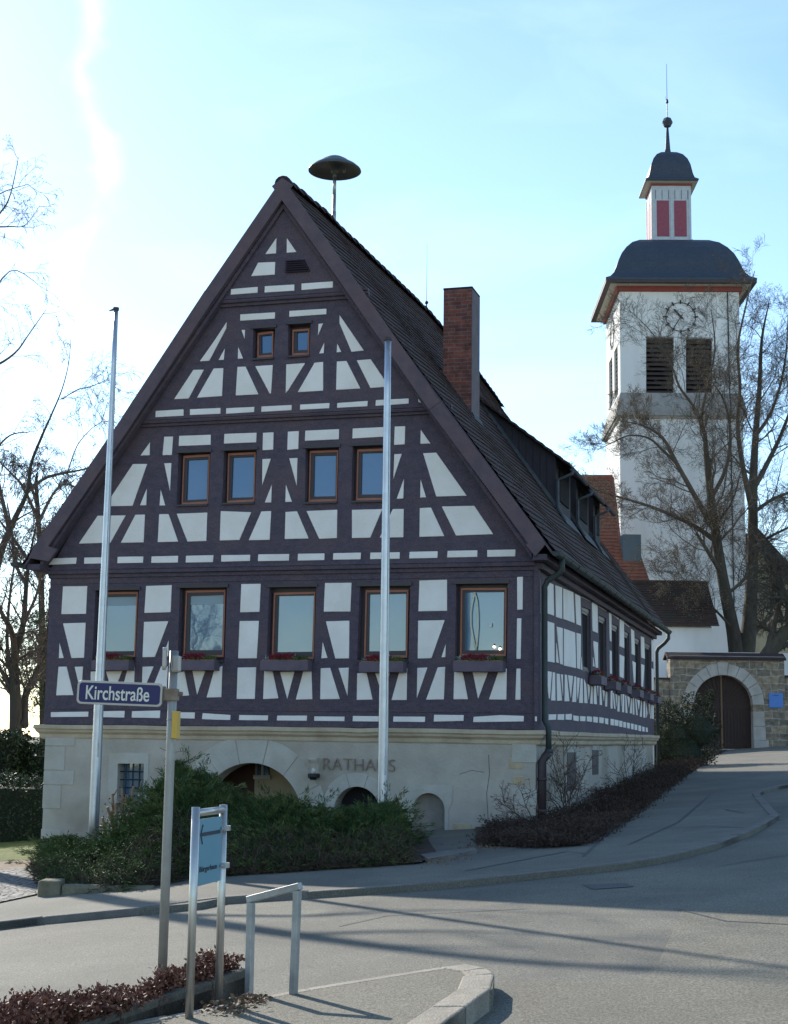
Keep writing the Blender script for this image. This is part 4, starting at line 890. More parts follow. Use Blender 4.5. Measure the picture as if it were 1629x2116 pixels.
t=facept(777,757,.115); o=empty('window_sticker',t,-YAW); tag(o,'small white paper sticker on the rightmost front window','sticker'); mb=MB(); mb.box(-.02,.02,0,.003,-.03,.03); mb.build('paper',m_signwhite,o)
# ------------------------------------------------------------------ flagpoles
def flagpole(b,top,r0,r1,cap_out,label,name='flagpole',zlock=2.2):
    o=empty(name,(b.x,b.y,G(b.x,b.y)+KH)); tag(o,label,'flagpole','flagpoles in front of the town hall')
    H=top.z-o.location.z; tx,ty=top.x-b.x,top.y-b.y
    mb=MB(); n=16; z0=-.15; pts=[(tx*t,ty*t,z0+(H-z0)*t) for t in [i/10 for i in range(11)]]
    mb.tube(pts,[r0 if i<3 else r0+(r1-r0)*(i-2)/8 for i in range(11)],20); mb.build('pole',m_alu,o,smooth=True)
    mb=MB(); mb.tube([(0,0,H-.01),(0,0,H+.035)],r1+.012,14); mb.add([(-.015,-.03,H+.03),(.0,-.03,H-.0),(-.11 if cap_out else -.05,-.02,H-.02),(-.015,.03,H+.03),(.0,.03,H-.0),(-.11 if cap_out else -.05,.02,H-.02)],[(0,1,2),(5,4,3),(0,2,5,3),(1,4,5,2),(0,3,4,1)])
    for v in range(len(mb.v)): mb.v[v]=(mb.v[v][0]+tx,mb.v[v][1]+ty,mb.v[v][2])
    mb.build('cap',m_brownpipe,o)
    mb=MB(); zl=zlock; mb.box(r0*.30,r0*.62,-r0-.001,-r0*.55,zl,zl+.28); mb.build('winch_cover',m_galv,o,bevel=.004)
    mb=MB(); mb.tube([(r0*.5,-r0*.88,zl+.28),(r0*.5+tx*.5,-r0*.75,zl+.28+(H-zl)*.5),(tx+r1*.6,ty-r1*.9,H-.1)],.006,5); mb.build('halyard',m_galv,o)
    return o
pl=gnd(190,1790,KH*.5); pr=gnd(790,1745,KH)
tl=at(240,640,pl.y); tr_=at(802,702,pr.y)
flagpole(pl,tl,.075,.034,True,'white aluminium flagpole at the left, partly behind the Kirchstraße name plate',zlock=1.55)
flagpole(pr,tr_,.075,.05,False,'aluminium flagpole in front of the RATHAUS lettering, rising from the juniper',zlock=1.0)
# ------------------------------------------------------------------ street name sign
sb=gnd(334,2044,KHN); SP=empty('street_name_sign',(sb.x,sb.y,G(sb.x,sb.y)+KHN)); tag(SP,'grey post carrying a blue Kirchstraße name plate and a small yellow plate','street sign')
D=sb.y; Wp=lambda px,py,dy=0: at(px,py,D+dy)-SP.location
top=Wp(360,1345)
mb=MB(); mb.tube([(0,0,-.2),(top.x*.35,0,top.z*.35),(top.x*.7,0,top.z*.7),(top.x,0,top.z)],[.031,.031,.030,.0295],16); mb.tube([(top.x*.76,0,Wp(350,1486).z),(top.x*.765,0,Wp(350,1488).z)],.033,16); mb.build('post',mat('dull steel post',(.30,.29,.26),.5,(.36,.35,.32),scale=8,metal=.55),SP,smooth=True)
def rounded(w,h,r,n=5):
    p=[]
    for cx,cz,a in ((w/2-r,h/2-r,0),(-w/2+r,h/2-r,90),(-w/2+r,-h/2+r,180),(w/2-r,-h/2+r,270)):
        for i in range(n+1): t=R(a+90*i/n); p.append((cx+r*math.cos(t),0,cz+r*math.sin(t)))
    return p
def nameplate(c,w,h,yaw,roll,label,text=None):
    Mx=Matrix.Translation(c)@Matrix.Rotation(yaw,4,'Z')@Matrix.Rotation(roll,4,'Y')
    def xf(mb): mb.v=[tuple(Mx@Vector(v)) for v in mb.v]; return mb
    mb=MB(); mb.prism([(x,-.012,z) for x,_,z in rounded(w,h,.03)],(0,.024,0)); pz=xf(mb).build('name_plate',m_signrim,SP,bevel=.003,label=label)
    mb=MB(); mb.prism([(x,-.0135,z) for x,_,z in rounded(w-.028,h-.028,.022)],(0,.002,0)); mb.prism([(x,.0115,z) for x,_,z in rounded(w-.028,h-.028,.022)],(0,.002,0)); xf(mb).build('blue_face',m_signblue,pz)
    if text:
        tm=Mx@Matrix.Translation((-.012,-.016,.0))@Matrix.Rotation(math.pi/2,4,'X')
        t=text_mesh('lettering',text,.098,m_signwhite,pz,Matrix.Identity(4),.001,.80,.0012)
        bb=[Vector(v.co) for v in t.data.vertices]; wx=max(v.x for v in bb)-min(v.x for v in bb); hz=max(v.y for v in bb)-min(v.y for v in bb); cx=(max(v.x for v in bb)+min(v.x for v in bb))/2; czz=(max(v.y for v in bb)+min(v.y for v in bb))/2
        t.data.transform(tm@Matrix.Diagonal((w*.745/wx,h*.60/hz,1,1))@Matrix.Translation((-cx,-czz,0)))
    return Mx,pz
a=Wp(160,1431); b=Wp(337,1436); c=(a+b)/2; w=(b-a).length; h=(Wp(250,1406)-Wp(250,1455)).length
nameplate(Vector((c.x,-.01,c.z)),w,h,R(-2),R(1.6),'blue plate reading Kirchstraße','Kirchstraße')
mb=MB(); q=Wp(355,1434); mb.box(q.x-.045,q.x+.045,-.042,.042,q.z-.045,q.z+.035); mb.box(b.x-.03,q.x-.04,-.02,.02,q.z-.045,q.z+.05); mb.tube([(q.x+.0,-.0,q.z-.0),(q.x+.075,-.005,q.z+.002)],.016,8); mb.build('clamp',mat('rusty cast clamp',(.20,.14,.10),.7,(.32,.27,.2),scale=16,metal=.2),SP,bevel=.01)
q=Wp(346,1365); Mx,pz=nameplate(Vector((q.x+.02,-.26,q.z)),.50,.145,R(98),R(-3),'name plate seen almost edge on')
mb=MB()
for rowz in (.028,-.028):
    x=-.17
    while x<.17:
        wv_=random.uniform(.012,.022); mb.box(x,x+wv_,-.0155,-.0140,rowz-.016,rowz+random.choice((.012,.018))); x+=wv_+.008
mb.v=[tuple(Mx@Vector(v)) for v in mb.v]; mb.build('lettering',m_signwhite,pz)
q=Wp(366,1374); mb=MB(); mb.box(q.x-.03,q.x+.025,-.06,.03,q.z-.05,q.z+.06); mb.build('clamp',m_signrim,SP,bevel=.012)
a=Wp(363,1470); b=Wp(367,1526); mb=MB(); mb.box(a.x-.008,a.x+.026,-.10,.06,b.z,a.z); mb.build('yellow_plate',m_yellow,SP,bevel=.003)
# ------------------------------------------------------------------ information panel
b1=gnd(391,2103,KHN); b2=gnd(452,2070,KHN)
IP=empty('information_sign',(b1.x,b1.y,G(b1.x,b1.y)+KHN)); tag(IP,'stainless steel two post sign with pale blue panel and black arrow','sign')
L0=IP.location
t1=at(405,1668,b1.y)-L0; t2=at(462,1663,b2.y)-L0; f2=Vector((b2.x,b2.y,G(b2.x,b2.y)+KHN))-L0
for f_,t_ in ((Vector((0,0,0)),t1),(f2,t2)):
    mb=MB(); mb.tube([f_-Vector((0,0,.15)),(f_+t_)/2,t_],.0245,16); mb.build('post',m_steel,IP,smooth=True)
u=(t2-t1); u.z=0; u.normalize(); nn=Vector((u.y,-u.x,0)); 
if nn.y>0: nn=-nn
mb=MB(); za=t1.z-.03; mb.tube([t1+Vector((0,0,-.035)),Vector((t2.x,t2.y,t1.z-.035))],.022,14); mb.build('rail',m_steel,IP,smooth=True)
W_=(Vector((t2.x,t2.y,0))-Vector((t1.x,t1.y,0))).length
zt=(at(430,1690,(b1.y+b2.y)/2)-L0).z; zb_=(at(430,1826,(b1.y+b2.y)/2)-L0).z
def ip(s,z,o=0): return Vector((t1.x,t1.y,0))*1+u*s+nn*o+Vector((0,0,z))
sk=lambda z:(1-z/t1.z)   # the posts lean very slightly
mb=MB(); mb.prism([ip(.03,zt,.0),ip(W_-.035,zt,.0),ip(W_-.035,zb_,.0),ip(.03,zb_,.0)],nn*.006); pn=mb.build('panel',m_panelblue,IP)
s0,s1=.07,W_-.10; za=zt-(zt-zb_)*.235
mb=MB()
mb.prism([ip(s0+.01,za+.011,.0075),ip(s1+.03,za+.011,.0075),ip(s1+.03,za-.011,.0075),ip(s0+.01,za-.011,.0075)],nn*.002)
mb.build('arrow',m_signtext,pn)
mb=MB()
for sg in (1,-1): mb.prism([ip(s0,za,.0075),ip(s0+.014,za,.0075),ip(s0+.048,za+sg*.055,.0075),ip(s0+.036,za+sg*.058,.0075)],nn*.002)
mb.build('arrow',m_signtext,pn)
tm=Matrix.Translation(ip(W_*.5-.02,zb_+(zt-zb_)*.24,.0085)); rot=Matrix((( u.x,0,nn.x),(u.y,0,nn.y),(0,1,0))).to_4x4()
t=text_mesh('lettering','Bürgerhaus',.05,m_signtext,pn,Matrix.Identity(4),.0006,.8,.0006)
bb=[Vector(v.co) for v in t.data.vertices]; wx=max(v.x for v in bb)-min(v.x for v in bb)
t.data.transform(tm@rot@Matrix.Diagonal((W_*.62/wx,.9,1,1)))
for z in (zt-(zt-zb_)*.19,zt-(zt-zb_)*.77):
    mb=MB(); q=ip(W_,z,0); mb.tube([q-u*.06+nn*.01,q+nn*.03],.008,8); mb.tube([q+nn*.02+Vector((0,0,-.015)),q+nn*.02+Vector((0,0,.015))],.03,12); mb.build('clamp',m_galv,pn)
# ------------------------------------------------------------------ bicycle stand
c1_=gnd(515,2050,KHN); c2_=gnd(606,2053,KHN); BS=empty('bike_stand',(c1_.x,c1_.y,G(c1_.x,c1_.y)+KHN)); tag(BS,'galvanised square section frame bar standing on the pavement corner','bike stand')
L1=BS.location; f2=Vector((c2_.x,c2_.y,G(c2_.x,c2_.y)+KHN))-L1; t1_=at(519,1858,c1_.y)-L1; t2_=at(615,1833,c2_.y)-L1
def sqbar(a,b,w,w2=None):
    a,b=Vector(a),Vector(b); d=(b-a).normalized(); ref=(f2-Vector((0,0,f2.z))).normalized(); s=ref if abs(d.dot(ref))<.7 else Vector((0,0,1)); s=(s-d*s.dot(d)).normalized(); q=d.cross(s)
    w2=w2 or w; mb=MB(); P=[]
    for e in (a,b): P+=[e+s*w+q*w2,e-s*w+q*w2,e-s*w-q*w2,e+s*w-q*w2]
    mb.add(P,[(0,1,2,3),(7,6,5,4),(0,4,5,1),(1,5,6,2),(2,6,7,3),(3,7,4,0)]); return mb
sqbar((0,0,-.1),t1_-Vector((0,0,.02)),.021).build('leg',m_galv,BS,bevel=.004)
sqbar(f2-Vector((0,0,.1)),t2_-Vector((0,0,.02)),.021).build('leg',m_galv,BS,bevel=.004)
d_=(t2_-t1_).normalized()*.024; sqbar(t1_-d_,t2_+d_,.0215).build('top_bar',m_galv,BS,bevel=.004)
# planter edging and hedge
ed=[gnd(q[0],q[1],KHN) for q in [(515,2030),(440,2058),(330,2094),(250,2122)]]; dd=(ed[-1]-ed[-2]); ed.append(ed[-1]+dd*3)
PE=empty('planter_edging',(ed[1].x,ed[1].y,0)); tag(PE,'low worn stone edging along the red brown hedge','planter edging')
mb=MB()
for a,b in zip(ed,ed[1:]):
    d=(b-a); d.z=0; n_=int(max(1,round(d.length/.9)))
    for k in range(n_):
        p=a+d*(k/n_); q=a+d*((k+1)/n_)-d.normalized()*.008; nr_=Vector((d.y,-d.x,0)).normalized()
        if nr_.y<0: nr_=-nr_
        P=[p,q,q+nr_*.11,p+nr_*.11]; mb.prism([(v.x-ed[1].x,v.y-ed[1].y,G(v.x,v.y)+KHN-.1) for v in P],(0,0,.19))
mb.build('stone',mat('mossy edging stone',(.07,.065,.05),.95,(.15,.13,.10),scale=7,bump=.8,bscale=30,col3=(.06,.06,.045),scale3=3,amt3=.6),PE,bevel=.02)
# soil behind the edging
back=[gnd(q[0],q[1],KHN) for q in [(480,2012),(420,2010)]]
hb=[gnd(*q,KHN) for q in [(0,2148),(180,2118),(320,2080),(420,2045),(480,2028)]]
sheet('planting_bed',[(p.x,p.y) for p in ed]+[(-5.5,ed[-1].y),(hb[0].x-3,hb[0].y-1.2)]+[(p.x,p.y) for p in hb],m_soil,KHN+.04,skirt=.1)
def leafquad(mb,p,d,l,w,curl=.2):
    d=d.normalized(); s=d.cross(Vector((random.gauss(0,1),random.gauss(0,1),random.gauss(0,1))))
    if s.length<1e-4: return
    s.normalize(); n=d.cross(s); m=p+d*l*.5+n*l*curl*.3
    b=len(mb.v); mb.v+= [tuple(p),tuple(m+s*w),tuple(p+d*l),tuple(m-s*w)]; mb.f.append((b,b+1,b+2,b+3)); mb.m.append(mb.cm)
def inpoly(x,y,P):
    r=False
    for (x1,y1),(x2,y2) in zip(P,P[1:]+P[:1]):
        if (y1>y)!=(y2>y) and x<(x2-x1)*(y-y1)/(y2-y1)+x1: r=not r
    return r
HB=empty('barberry_hedge',(-2.2,9.6,G(-2.2,9.6)+KHN)); tag(HB,'low hedge of glossy red brown winter leaves beside the sign posts','hedge')
hp=[(ed[0].x-.12,ed[0].y+.02)]+[(p.x-.05,p.y+.13) for p in ed[1:3]]+[(ed[3].x,ed[3].y+.1),(ed[4].x,ed[4].y+.1),(-5.5,ed[4].y),(hb[0].x-3,hb[0].y-1.2)]+[(p.x,p.y) for p in hb]
xs=[p[0] for p in hp]; ys=[p[1] for p in hp]; rr=random.Random(5)
leaf=MB(); stem=MB(); L2=HB.location; cnt=0
def hedgeh(x,y):
    e=min(abs((y-ed[0].y)+.5*(x-ed[0].x)),1)
    return .27+.06*math.sin(x*5.1+y*2)+.05*math.sin(x*11+y*7)
tries=0
while cnt<3400 and tries<60000:
    tries+=1
    x=rr.uniform(min(xs),max(xs)); y=rr.uniform(7.6,max(ys))
    if x<-.33*y or not inpoly(x,y,hp): continue
    dmin=1
    h=hedgeh(x,y)*rr.uniform(.40,.60)
    p0=Vector((x,y,G(x,y)+KHN+.02)); p1=p0+Vector((rr.gauss(0,.05),rr.gauss(0,.05),h)); cnt+=1
    stem.tube([p0-L2,(p0+p1)/2+Vector((rr.gauss(0,.015),rr.gauss(0,.015),0))-L2,p1-L2],[.003,.0025,.0015],3,caps=False)
    for k in range(16):
        t=rr.uniform(.25,1.05); p=p0.lerp(p1,t)+Vector((rr.gauss(0,.02),rr.gauss(0,.02),0)); d=Vector((rr.gauss(0,1),rr.gauss(0,1),rr.uniform(-.2,1.3)))
        leafquad(leaf,p-L2,d,rr.uniform(.022,.045),rr.uniform(.006,.011))
leaf.build('leaves',m_barb,HB,recalc=False); stem.build('stems',m_cover,HB)
# fallen leaves on the paving by the posts
fl=MB()
for _ in range(420):
    q=rr.choice([(470,2088,50,16),(520,2068,25,8),(900,1778,60,10),(1000,1750,60,8)]); P=gnd(q[0]+rr.gauss(0,q[2]*.6),q[1]+rr.gauss(0,q[3]*.6),KHN if q[1]>1900 and q[0]<700 else (0 if q[1]>1900 else KH+.02))
    d=Vector((rr.gauss(0,1),rr.gauss(0,1),.15)); leafquad(fl,Vector((P.x,P.y,P.z+.012)),d,rr.uniform(.03,.05),rr.uniform(.008,.014))
o=fl.build('fallen_leaves',mat('dry fallen leaves',(.11,.06,.03),.8,(.24,.15,.08),scale=15),recalc=False); kind(o,'stuff','dry brown leaves lying in the gutter and by the sign posts','leaves')
# ------------------------------------------------------------------ junipers and other plants before the gable
Tj=[(70,1800),(82,1762),(95,1735),(130,1748),(165,1765),(176,1798),(206,1798),(216,1735),(250,1716),(300,1660),(340,1605),(370,1572),(400,1600),(440,1596),(455,1632),(520,1668),(590,1652),(610,1676),(650,1668),(700,1690),(740,1682),(790,1670),(820,1656),(835,1690),(848,1735),(852,1784)]
Bj=[(66,1800),(90,1832),(200,1845),(300,1835),(400,1815),(640,1800),(874,1784)]
def juniper(name,label,x0,x1,n,seed,sx):
    rr=random.Random(seed); cpx=(x0+x1)/2; c=gnd(cpx,(lerpc(Bj,cpx)-12),KH); base=Vector((c.x,c.y+1.2,0)); base.z=G(base.x,base.y)+KH
    o=empty(name,base); tag(o,label,'shrub','junipers before the gable')
    fo=MB(); br=MB()
    def surf(u,v):
        px=x0+(x1-x0)*u; tp,bt=lerpc(Tj,px),lerpc(Bj,px); py=bt+(tp-bt)*v
        Df=gnd(px,bt,KH).y; Db=min(Df+3.3,24.3+.0)
        Dd=Df+(Db-Df)*(v**1.5)
        return at(px,py,Dd)
    for i in range(n):
        u,v=rr.random(),rr.random()**.62; tip=surf(u,v)+Vector((rr.gauss(0,.05),rr.gauss(0,.10),rr.gauss(0,.04)))
        root=Vector((base.x+(tip.x-base.x)*rr.uniform(.45,.8),tip.y+rr.uniform(.3,1.0),max(tip.z*.45,G(tip.x,tip.y)+KH+.05)))
        tipd=Vector((rr.gauss(0,.25),-.25+rr.gauss(0,.2),.12)); mid=(root+tip)/2+Vector((0,0,.10))
        pts=[]; K=7
        for k in range(K+1):
            t=k/K; pts.append(root*(1-t)**2+mid*2*t*(1-t)+tip*t*t)
        if i%4==0: br.tube([q-base for q in pts[::2]],[.010,.007,.005,.003],4,caps=False)
        d0=(pts[-1]-pts[-3]).normalized()
        for k in range(46):
            t=.35+.65*rr.random()**.7; j=min(int(t*K),K-1); p=pts[j].lerp(pts[j+1],t*K-j)
            w=.075*(1.2-t); p=p+Vector((rr.gauss(0,w),rr.gauss(0,w),rr.gauss(0,w*.6)))
            d=d0*1.1+Vector((rr.gauss(0,.5),rr.gauss(0,.5),rr.gauss(.35,.4)))
            leafquad(fo,p-base,d,rr.uniform(.05,.11)*sx,rr.uniform(.0035,.008)*sx)
    dead=MB()
    for i in range(n//9):
        u=rr.random(); v=.75+.3*rr.random(); s=surf(u,min(v,1)); L=rr.uniform(.25,.6)
        d=Vector((rr.gauss(0,.9),rr.gauss(-.3,.4),rr.uniform(.10,.55))).normalized(); pts=[s-d*.15+Vector((0,0,-.05))]
        for k in range(6): d=(d+Vector((0,0,-.03))).normalized(); pts.append(pts[-1]+d*L/6)
        br.tube([x-base for x in pts],[.007,.006,.005,.004,.003,.002,.0015],4,caps=False)
        for k in range(85):
            t=rr.random()**.8*5.99; j=int(t); p_=pts[j].lerp(pts[j+1],t-j)+Vector((rr.gauss(0,.03),rr.gauss(0,.03),rr.gauss(0,.018))); leafquad(fo,p_-base,d*1.3+Vector((rr.gauss(0,.5),rr.gauss(0,.5),rr.gauss(.25,.35))),rr.uniform(.05,.10),rr.uniform(.0035,.007))
    for i in range(n*5):
        u=rr.random(); v=rr.random()**1.3*.55; s=surf(u,v)+Vector((0,rr.uniform(-.02,.16),rr.gauss(0,.03))); leafquad(dead,s-base,Vector((rr.gauss(0,1),rr.gauss(-.2,.5),rr.gauss(.2,.7))),rr.uniform(.08,.22),rr.uniform(.003,.006))
    dead.build('dead_twigs',m_dead,o,recalc=False)
    fo.build('foliage',m_jun,o,recalc=False); br.build('branches',m_bark,o)
    # dense shaded core
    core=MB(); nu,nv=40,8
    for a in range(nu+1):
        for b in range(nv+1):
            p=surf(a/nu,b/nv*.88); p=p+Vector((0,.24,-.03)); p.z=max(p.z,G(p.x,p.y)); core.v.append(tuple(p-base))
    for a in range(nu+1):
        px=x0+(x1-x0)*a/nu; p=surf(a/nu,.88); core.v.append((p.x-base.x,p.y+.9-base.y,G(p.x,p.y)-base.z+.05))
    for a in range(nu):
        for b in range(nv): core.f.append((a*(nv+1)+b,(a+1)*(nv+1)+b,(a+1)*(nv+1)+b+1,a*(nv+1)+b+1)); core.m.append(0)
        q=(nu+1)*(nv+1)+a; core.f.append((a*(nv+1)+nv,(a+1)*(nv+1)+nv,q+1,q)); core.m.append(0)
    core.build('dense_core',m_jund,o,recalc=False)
    return o
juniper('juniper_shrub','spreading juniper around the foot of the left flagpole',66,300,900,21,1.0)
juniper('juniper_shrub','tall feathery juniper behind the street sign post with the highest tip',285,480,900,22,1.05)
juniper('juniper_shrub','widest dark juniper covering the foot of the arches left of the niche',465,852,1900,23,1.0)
# pruned shrub
pb=gnd(240,1790,KH); pb=Vector((pb.x-.05,pb.y+1.5,0)); pb.z=G(pb.x,pb.y)+KH
PS=empty('pruned_shrub',pb); tag(PS,'hard pruned shrub with thick pale cut stems under the barred window','shrub')
rr=random.Random(9); mb=MB(); lf=MB()
for px,top,bx in ((232,1640,245),(252,1628,250),(262,1642,256),(276,1625,262),(290,1628,280),(300,1655,290),(222,1668,235),(212,1690,228),(240,1660,244),(310,1690,300)):
    a=at(bx,1745,pb.y); b=at(px,top,pb.y+rr.uniform(-.2,.2)); m=(a+b)/2+Vector((rr.gauss(0,.05),rr.gauss(0,.05),-.05)); a.z=min(a.z,pb.z+.3)
    mb.tube([Vector((a.x*.5+pb.x*.5,pb.y,pb.z))-pb,a-pb,m-pb,b-pb],[.03,.028,.024,.022],7)
    for k in range(3):
        e=m.lerp(b,rr.random()); q=e+Vector((rr.gauss(0,.07),rr.gauss(0,.07),rr.uniform(.05,.16))); mb.tube([e-pb,q-pb],[.013,.011],5)
    for k in range(40):
        p=a.lerp(b,rr.uniform(.0,.8))+Vector((rr.gauss(0,.08),rr.gauss(0,.08),rr.gauss(0,.05))); leafquad(lf,p-pb,Vector((rr.gauss(0,1),rr.gauss(0,1),.5)),.07,.018)
mb.build('stems',m_prune,PS,smooth=True); lf.build('leaves',m_yleaf,PS,recalc=False)
# stone block at the left end
sbk=gnd(102,1851,KH); o=empty('stone_block',(sbk.x,sbk.y+.1,sbk.z)); tag(o,'rough mossy stone block at the left end of the juniper bed','stone block')
mb=MB(); mb.box(-.14,.12,-.12,.2,-.05,.17); mb.box(.125,1.2,-.08,.1,-.05,.12); bl=mb.build('stone',mat('mossy stone',(.13,.12,.07),.95,(.22,.19,.13),scale=6,bump=1,bscale=20),o,bevel=.03)
# ground cover and shrubs along the side
gc=MB(); rr=random.Random(31)
P2=[(p.x,p.y) for p in bed2]+[(12.0,55),(8.7,50),tuple(tow((.05,16.5,0)))[:2],tuple(tow((.08,.05,0)))[:2],tuple(tow((-.75,-.10,0)))[:2]]
x0_,x1_=min(p[0] for p in P2),max(p[0] for p in P2); y0_,y1_=min(p[1] for p in P2),max(p[1] for p in P2)
n=0
while n<9000:
    x=rr.uniform(x0_,x1_); y=y0_+(y1_-y0_)*rr.random()**1.7
    if not inpoly(x+rr.gauss(0,.10),y+rr.gauss(0,.16),P2) or not inpoly(x-.0,y+.35,P2): continue
    n+=1; hh=rr.uniform(.12,.42)*(1 if y<27 else 1.5)*(.6+.5*math.sin(x*3)*math.sin(y*2.1)+.3); p0=Vector((x,y,G(x,y)+KH)); p1=p0+Vector((rr.gauss(0,.09),rr.gauss(0,.09),hh))
    hh*=.5; p1.z=p0.z+hh; gc.tube([p0,p1],[.004,.0015],3,caps=False)
    for k in range(5):
        q=p0.lerp(p1,rr.uniform(.3,1))+Vector((rr.gauss(0,.05),rr.gauss(0,.05),0)); leafquad(gc,q,Vector((rr.gauss(0,1),rr.gauss(0,1),rr.gauss(.5,.6))),rr.uniform(.03,.07),rr.uniform(.007,.014))
kind(gc.build('ground_cover',m_cover,recalc=False),'stuff','low brown leafless ground cover along the side wall of the town hall','ground cover')
# ------------------------------------------------------------------ woody plants
def basis(d):
    a=d.orthogonal().normalized(); return a,d.cross(a)
def grow(mb,rr,p,d,L,r,lev,o,spread=.75,up=.25,kids=(4,5,5),droop=0,segs=(5,4,3,3),leafmb=None,leafp=0,minr=.003,jit=.12,leafsz=.06):
    n=segs[min(lev,len(segs)-1)]; pts=[p]; q=p.copy(); dd=d.normalized()
    for k in range(n):
        dd=(dd+Vector((rr.gauss(0,jit),rr.gauss(0,jit),rr.gauss(0,jit)+up*.12-droop*.15*(k+1)/n*lev))).normalized(); q=q+dd*(L/n); pts.append(q.copy())
    r1=max(r*.35,minr); rad=[r+(r1-r)*k/n for k in range(n+1)]
    mb.tube([x-o for x in pts],rad,5 if lev<1 else 3,caps=False)
    if leafmb and leafp:
        for _ in range(leafp if lev>=len(kids)-1 else 0):
            e=pts[-1].lerp(pts[-2],rr.random()); leafquad(leafmb,e-o,Vector((rr.gauss(0,1),rr.gauss(0,1),rr.gauss(-.3,.6))),leafsz*rr.uniform(.6,1.2),leafsz*.28)
    if lev<len(kids):
        for c in range(kids[lev]):
            t=(c+rr.uniform(.3,1.0))/kids[lev]*.85+.12; t=min(t,.99); j=min(int(t*n),n-1); b=pts[j].lerp(pts[j+1],t*n-j)
            ax=(pts[j+1]-pts[j]).normalized(); a_,c_=basis(ax); th=rr.uniform(0,2*math.pi); sp_=spread*rr.uniform(.6,1.2)
            nd=(ax*math.cos(sp_)+(a_*math.cos(th)+c_*math.sin(th))*math.sin(sp_)).normalized()
            grow(mb,rr,b,nd,L*rr.uniform(.42,.68)*(1.1-.4*t),max(rad[j]*.5,minr),lev+1,o,spread,up,kids,droop,segs,leafmb,leafp,minr,jit,leafsz)
def limb(mb,pts,rads,o,n=8):
    # smooth a traced limb (Catmull-Rom)
    P=[Vector(p) for p in pts]; out=[];ro=[]
    for i in range(len(P)-1):
        p0=P[max(i-1,0)];p1=P[i];p2=P[i+1];p3=P[min(i+2,len(P)-1)]
        for k in range(4):
            t=k/4; out.append(.5*((2*p1)+(p2-p0)*t+(2*p0-5*p1+4*p2-p3)*t*t+(3*p1-p0-3*p2+p3)*t**3)); ro.append(rads[i]+(rads[i+1]-rads[i])*t)
    out.append(P[-1]); ro.append(rads[-1]); mb.tube([x-o for x in out],ro,n,caps=True); return out,ro
def dress(mb,rr,out,ro,o,count,L,lev0=0,t0=.25,scale_r=.45,**k):
    n=len(out)-1
    for c in range(count):
        t=t0+(1-t0)*(c+rr.random())/count; t=min(t,.995); j=int(t*n); b=out[j].lerp(out[j+1],t*n-j); ax=(out[j+1]-out[j]).normalized(); a_,c_=basis(ax); th=rr.uniform(0,2*math.pi); s_=rr.uniform(.5,1.05)
        nd=ax*math.cos(s_)+(a_*math.cos(th)+c_*math.sin(th))*math.sin(s_)
        grow(mb,rr,b,nd,L*rr.uniform(.6,1.2)*(1.15-.5*t),max(ro[j]*scale_r,.006),lev0,o,**k)
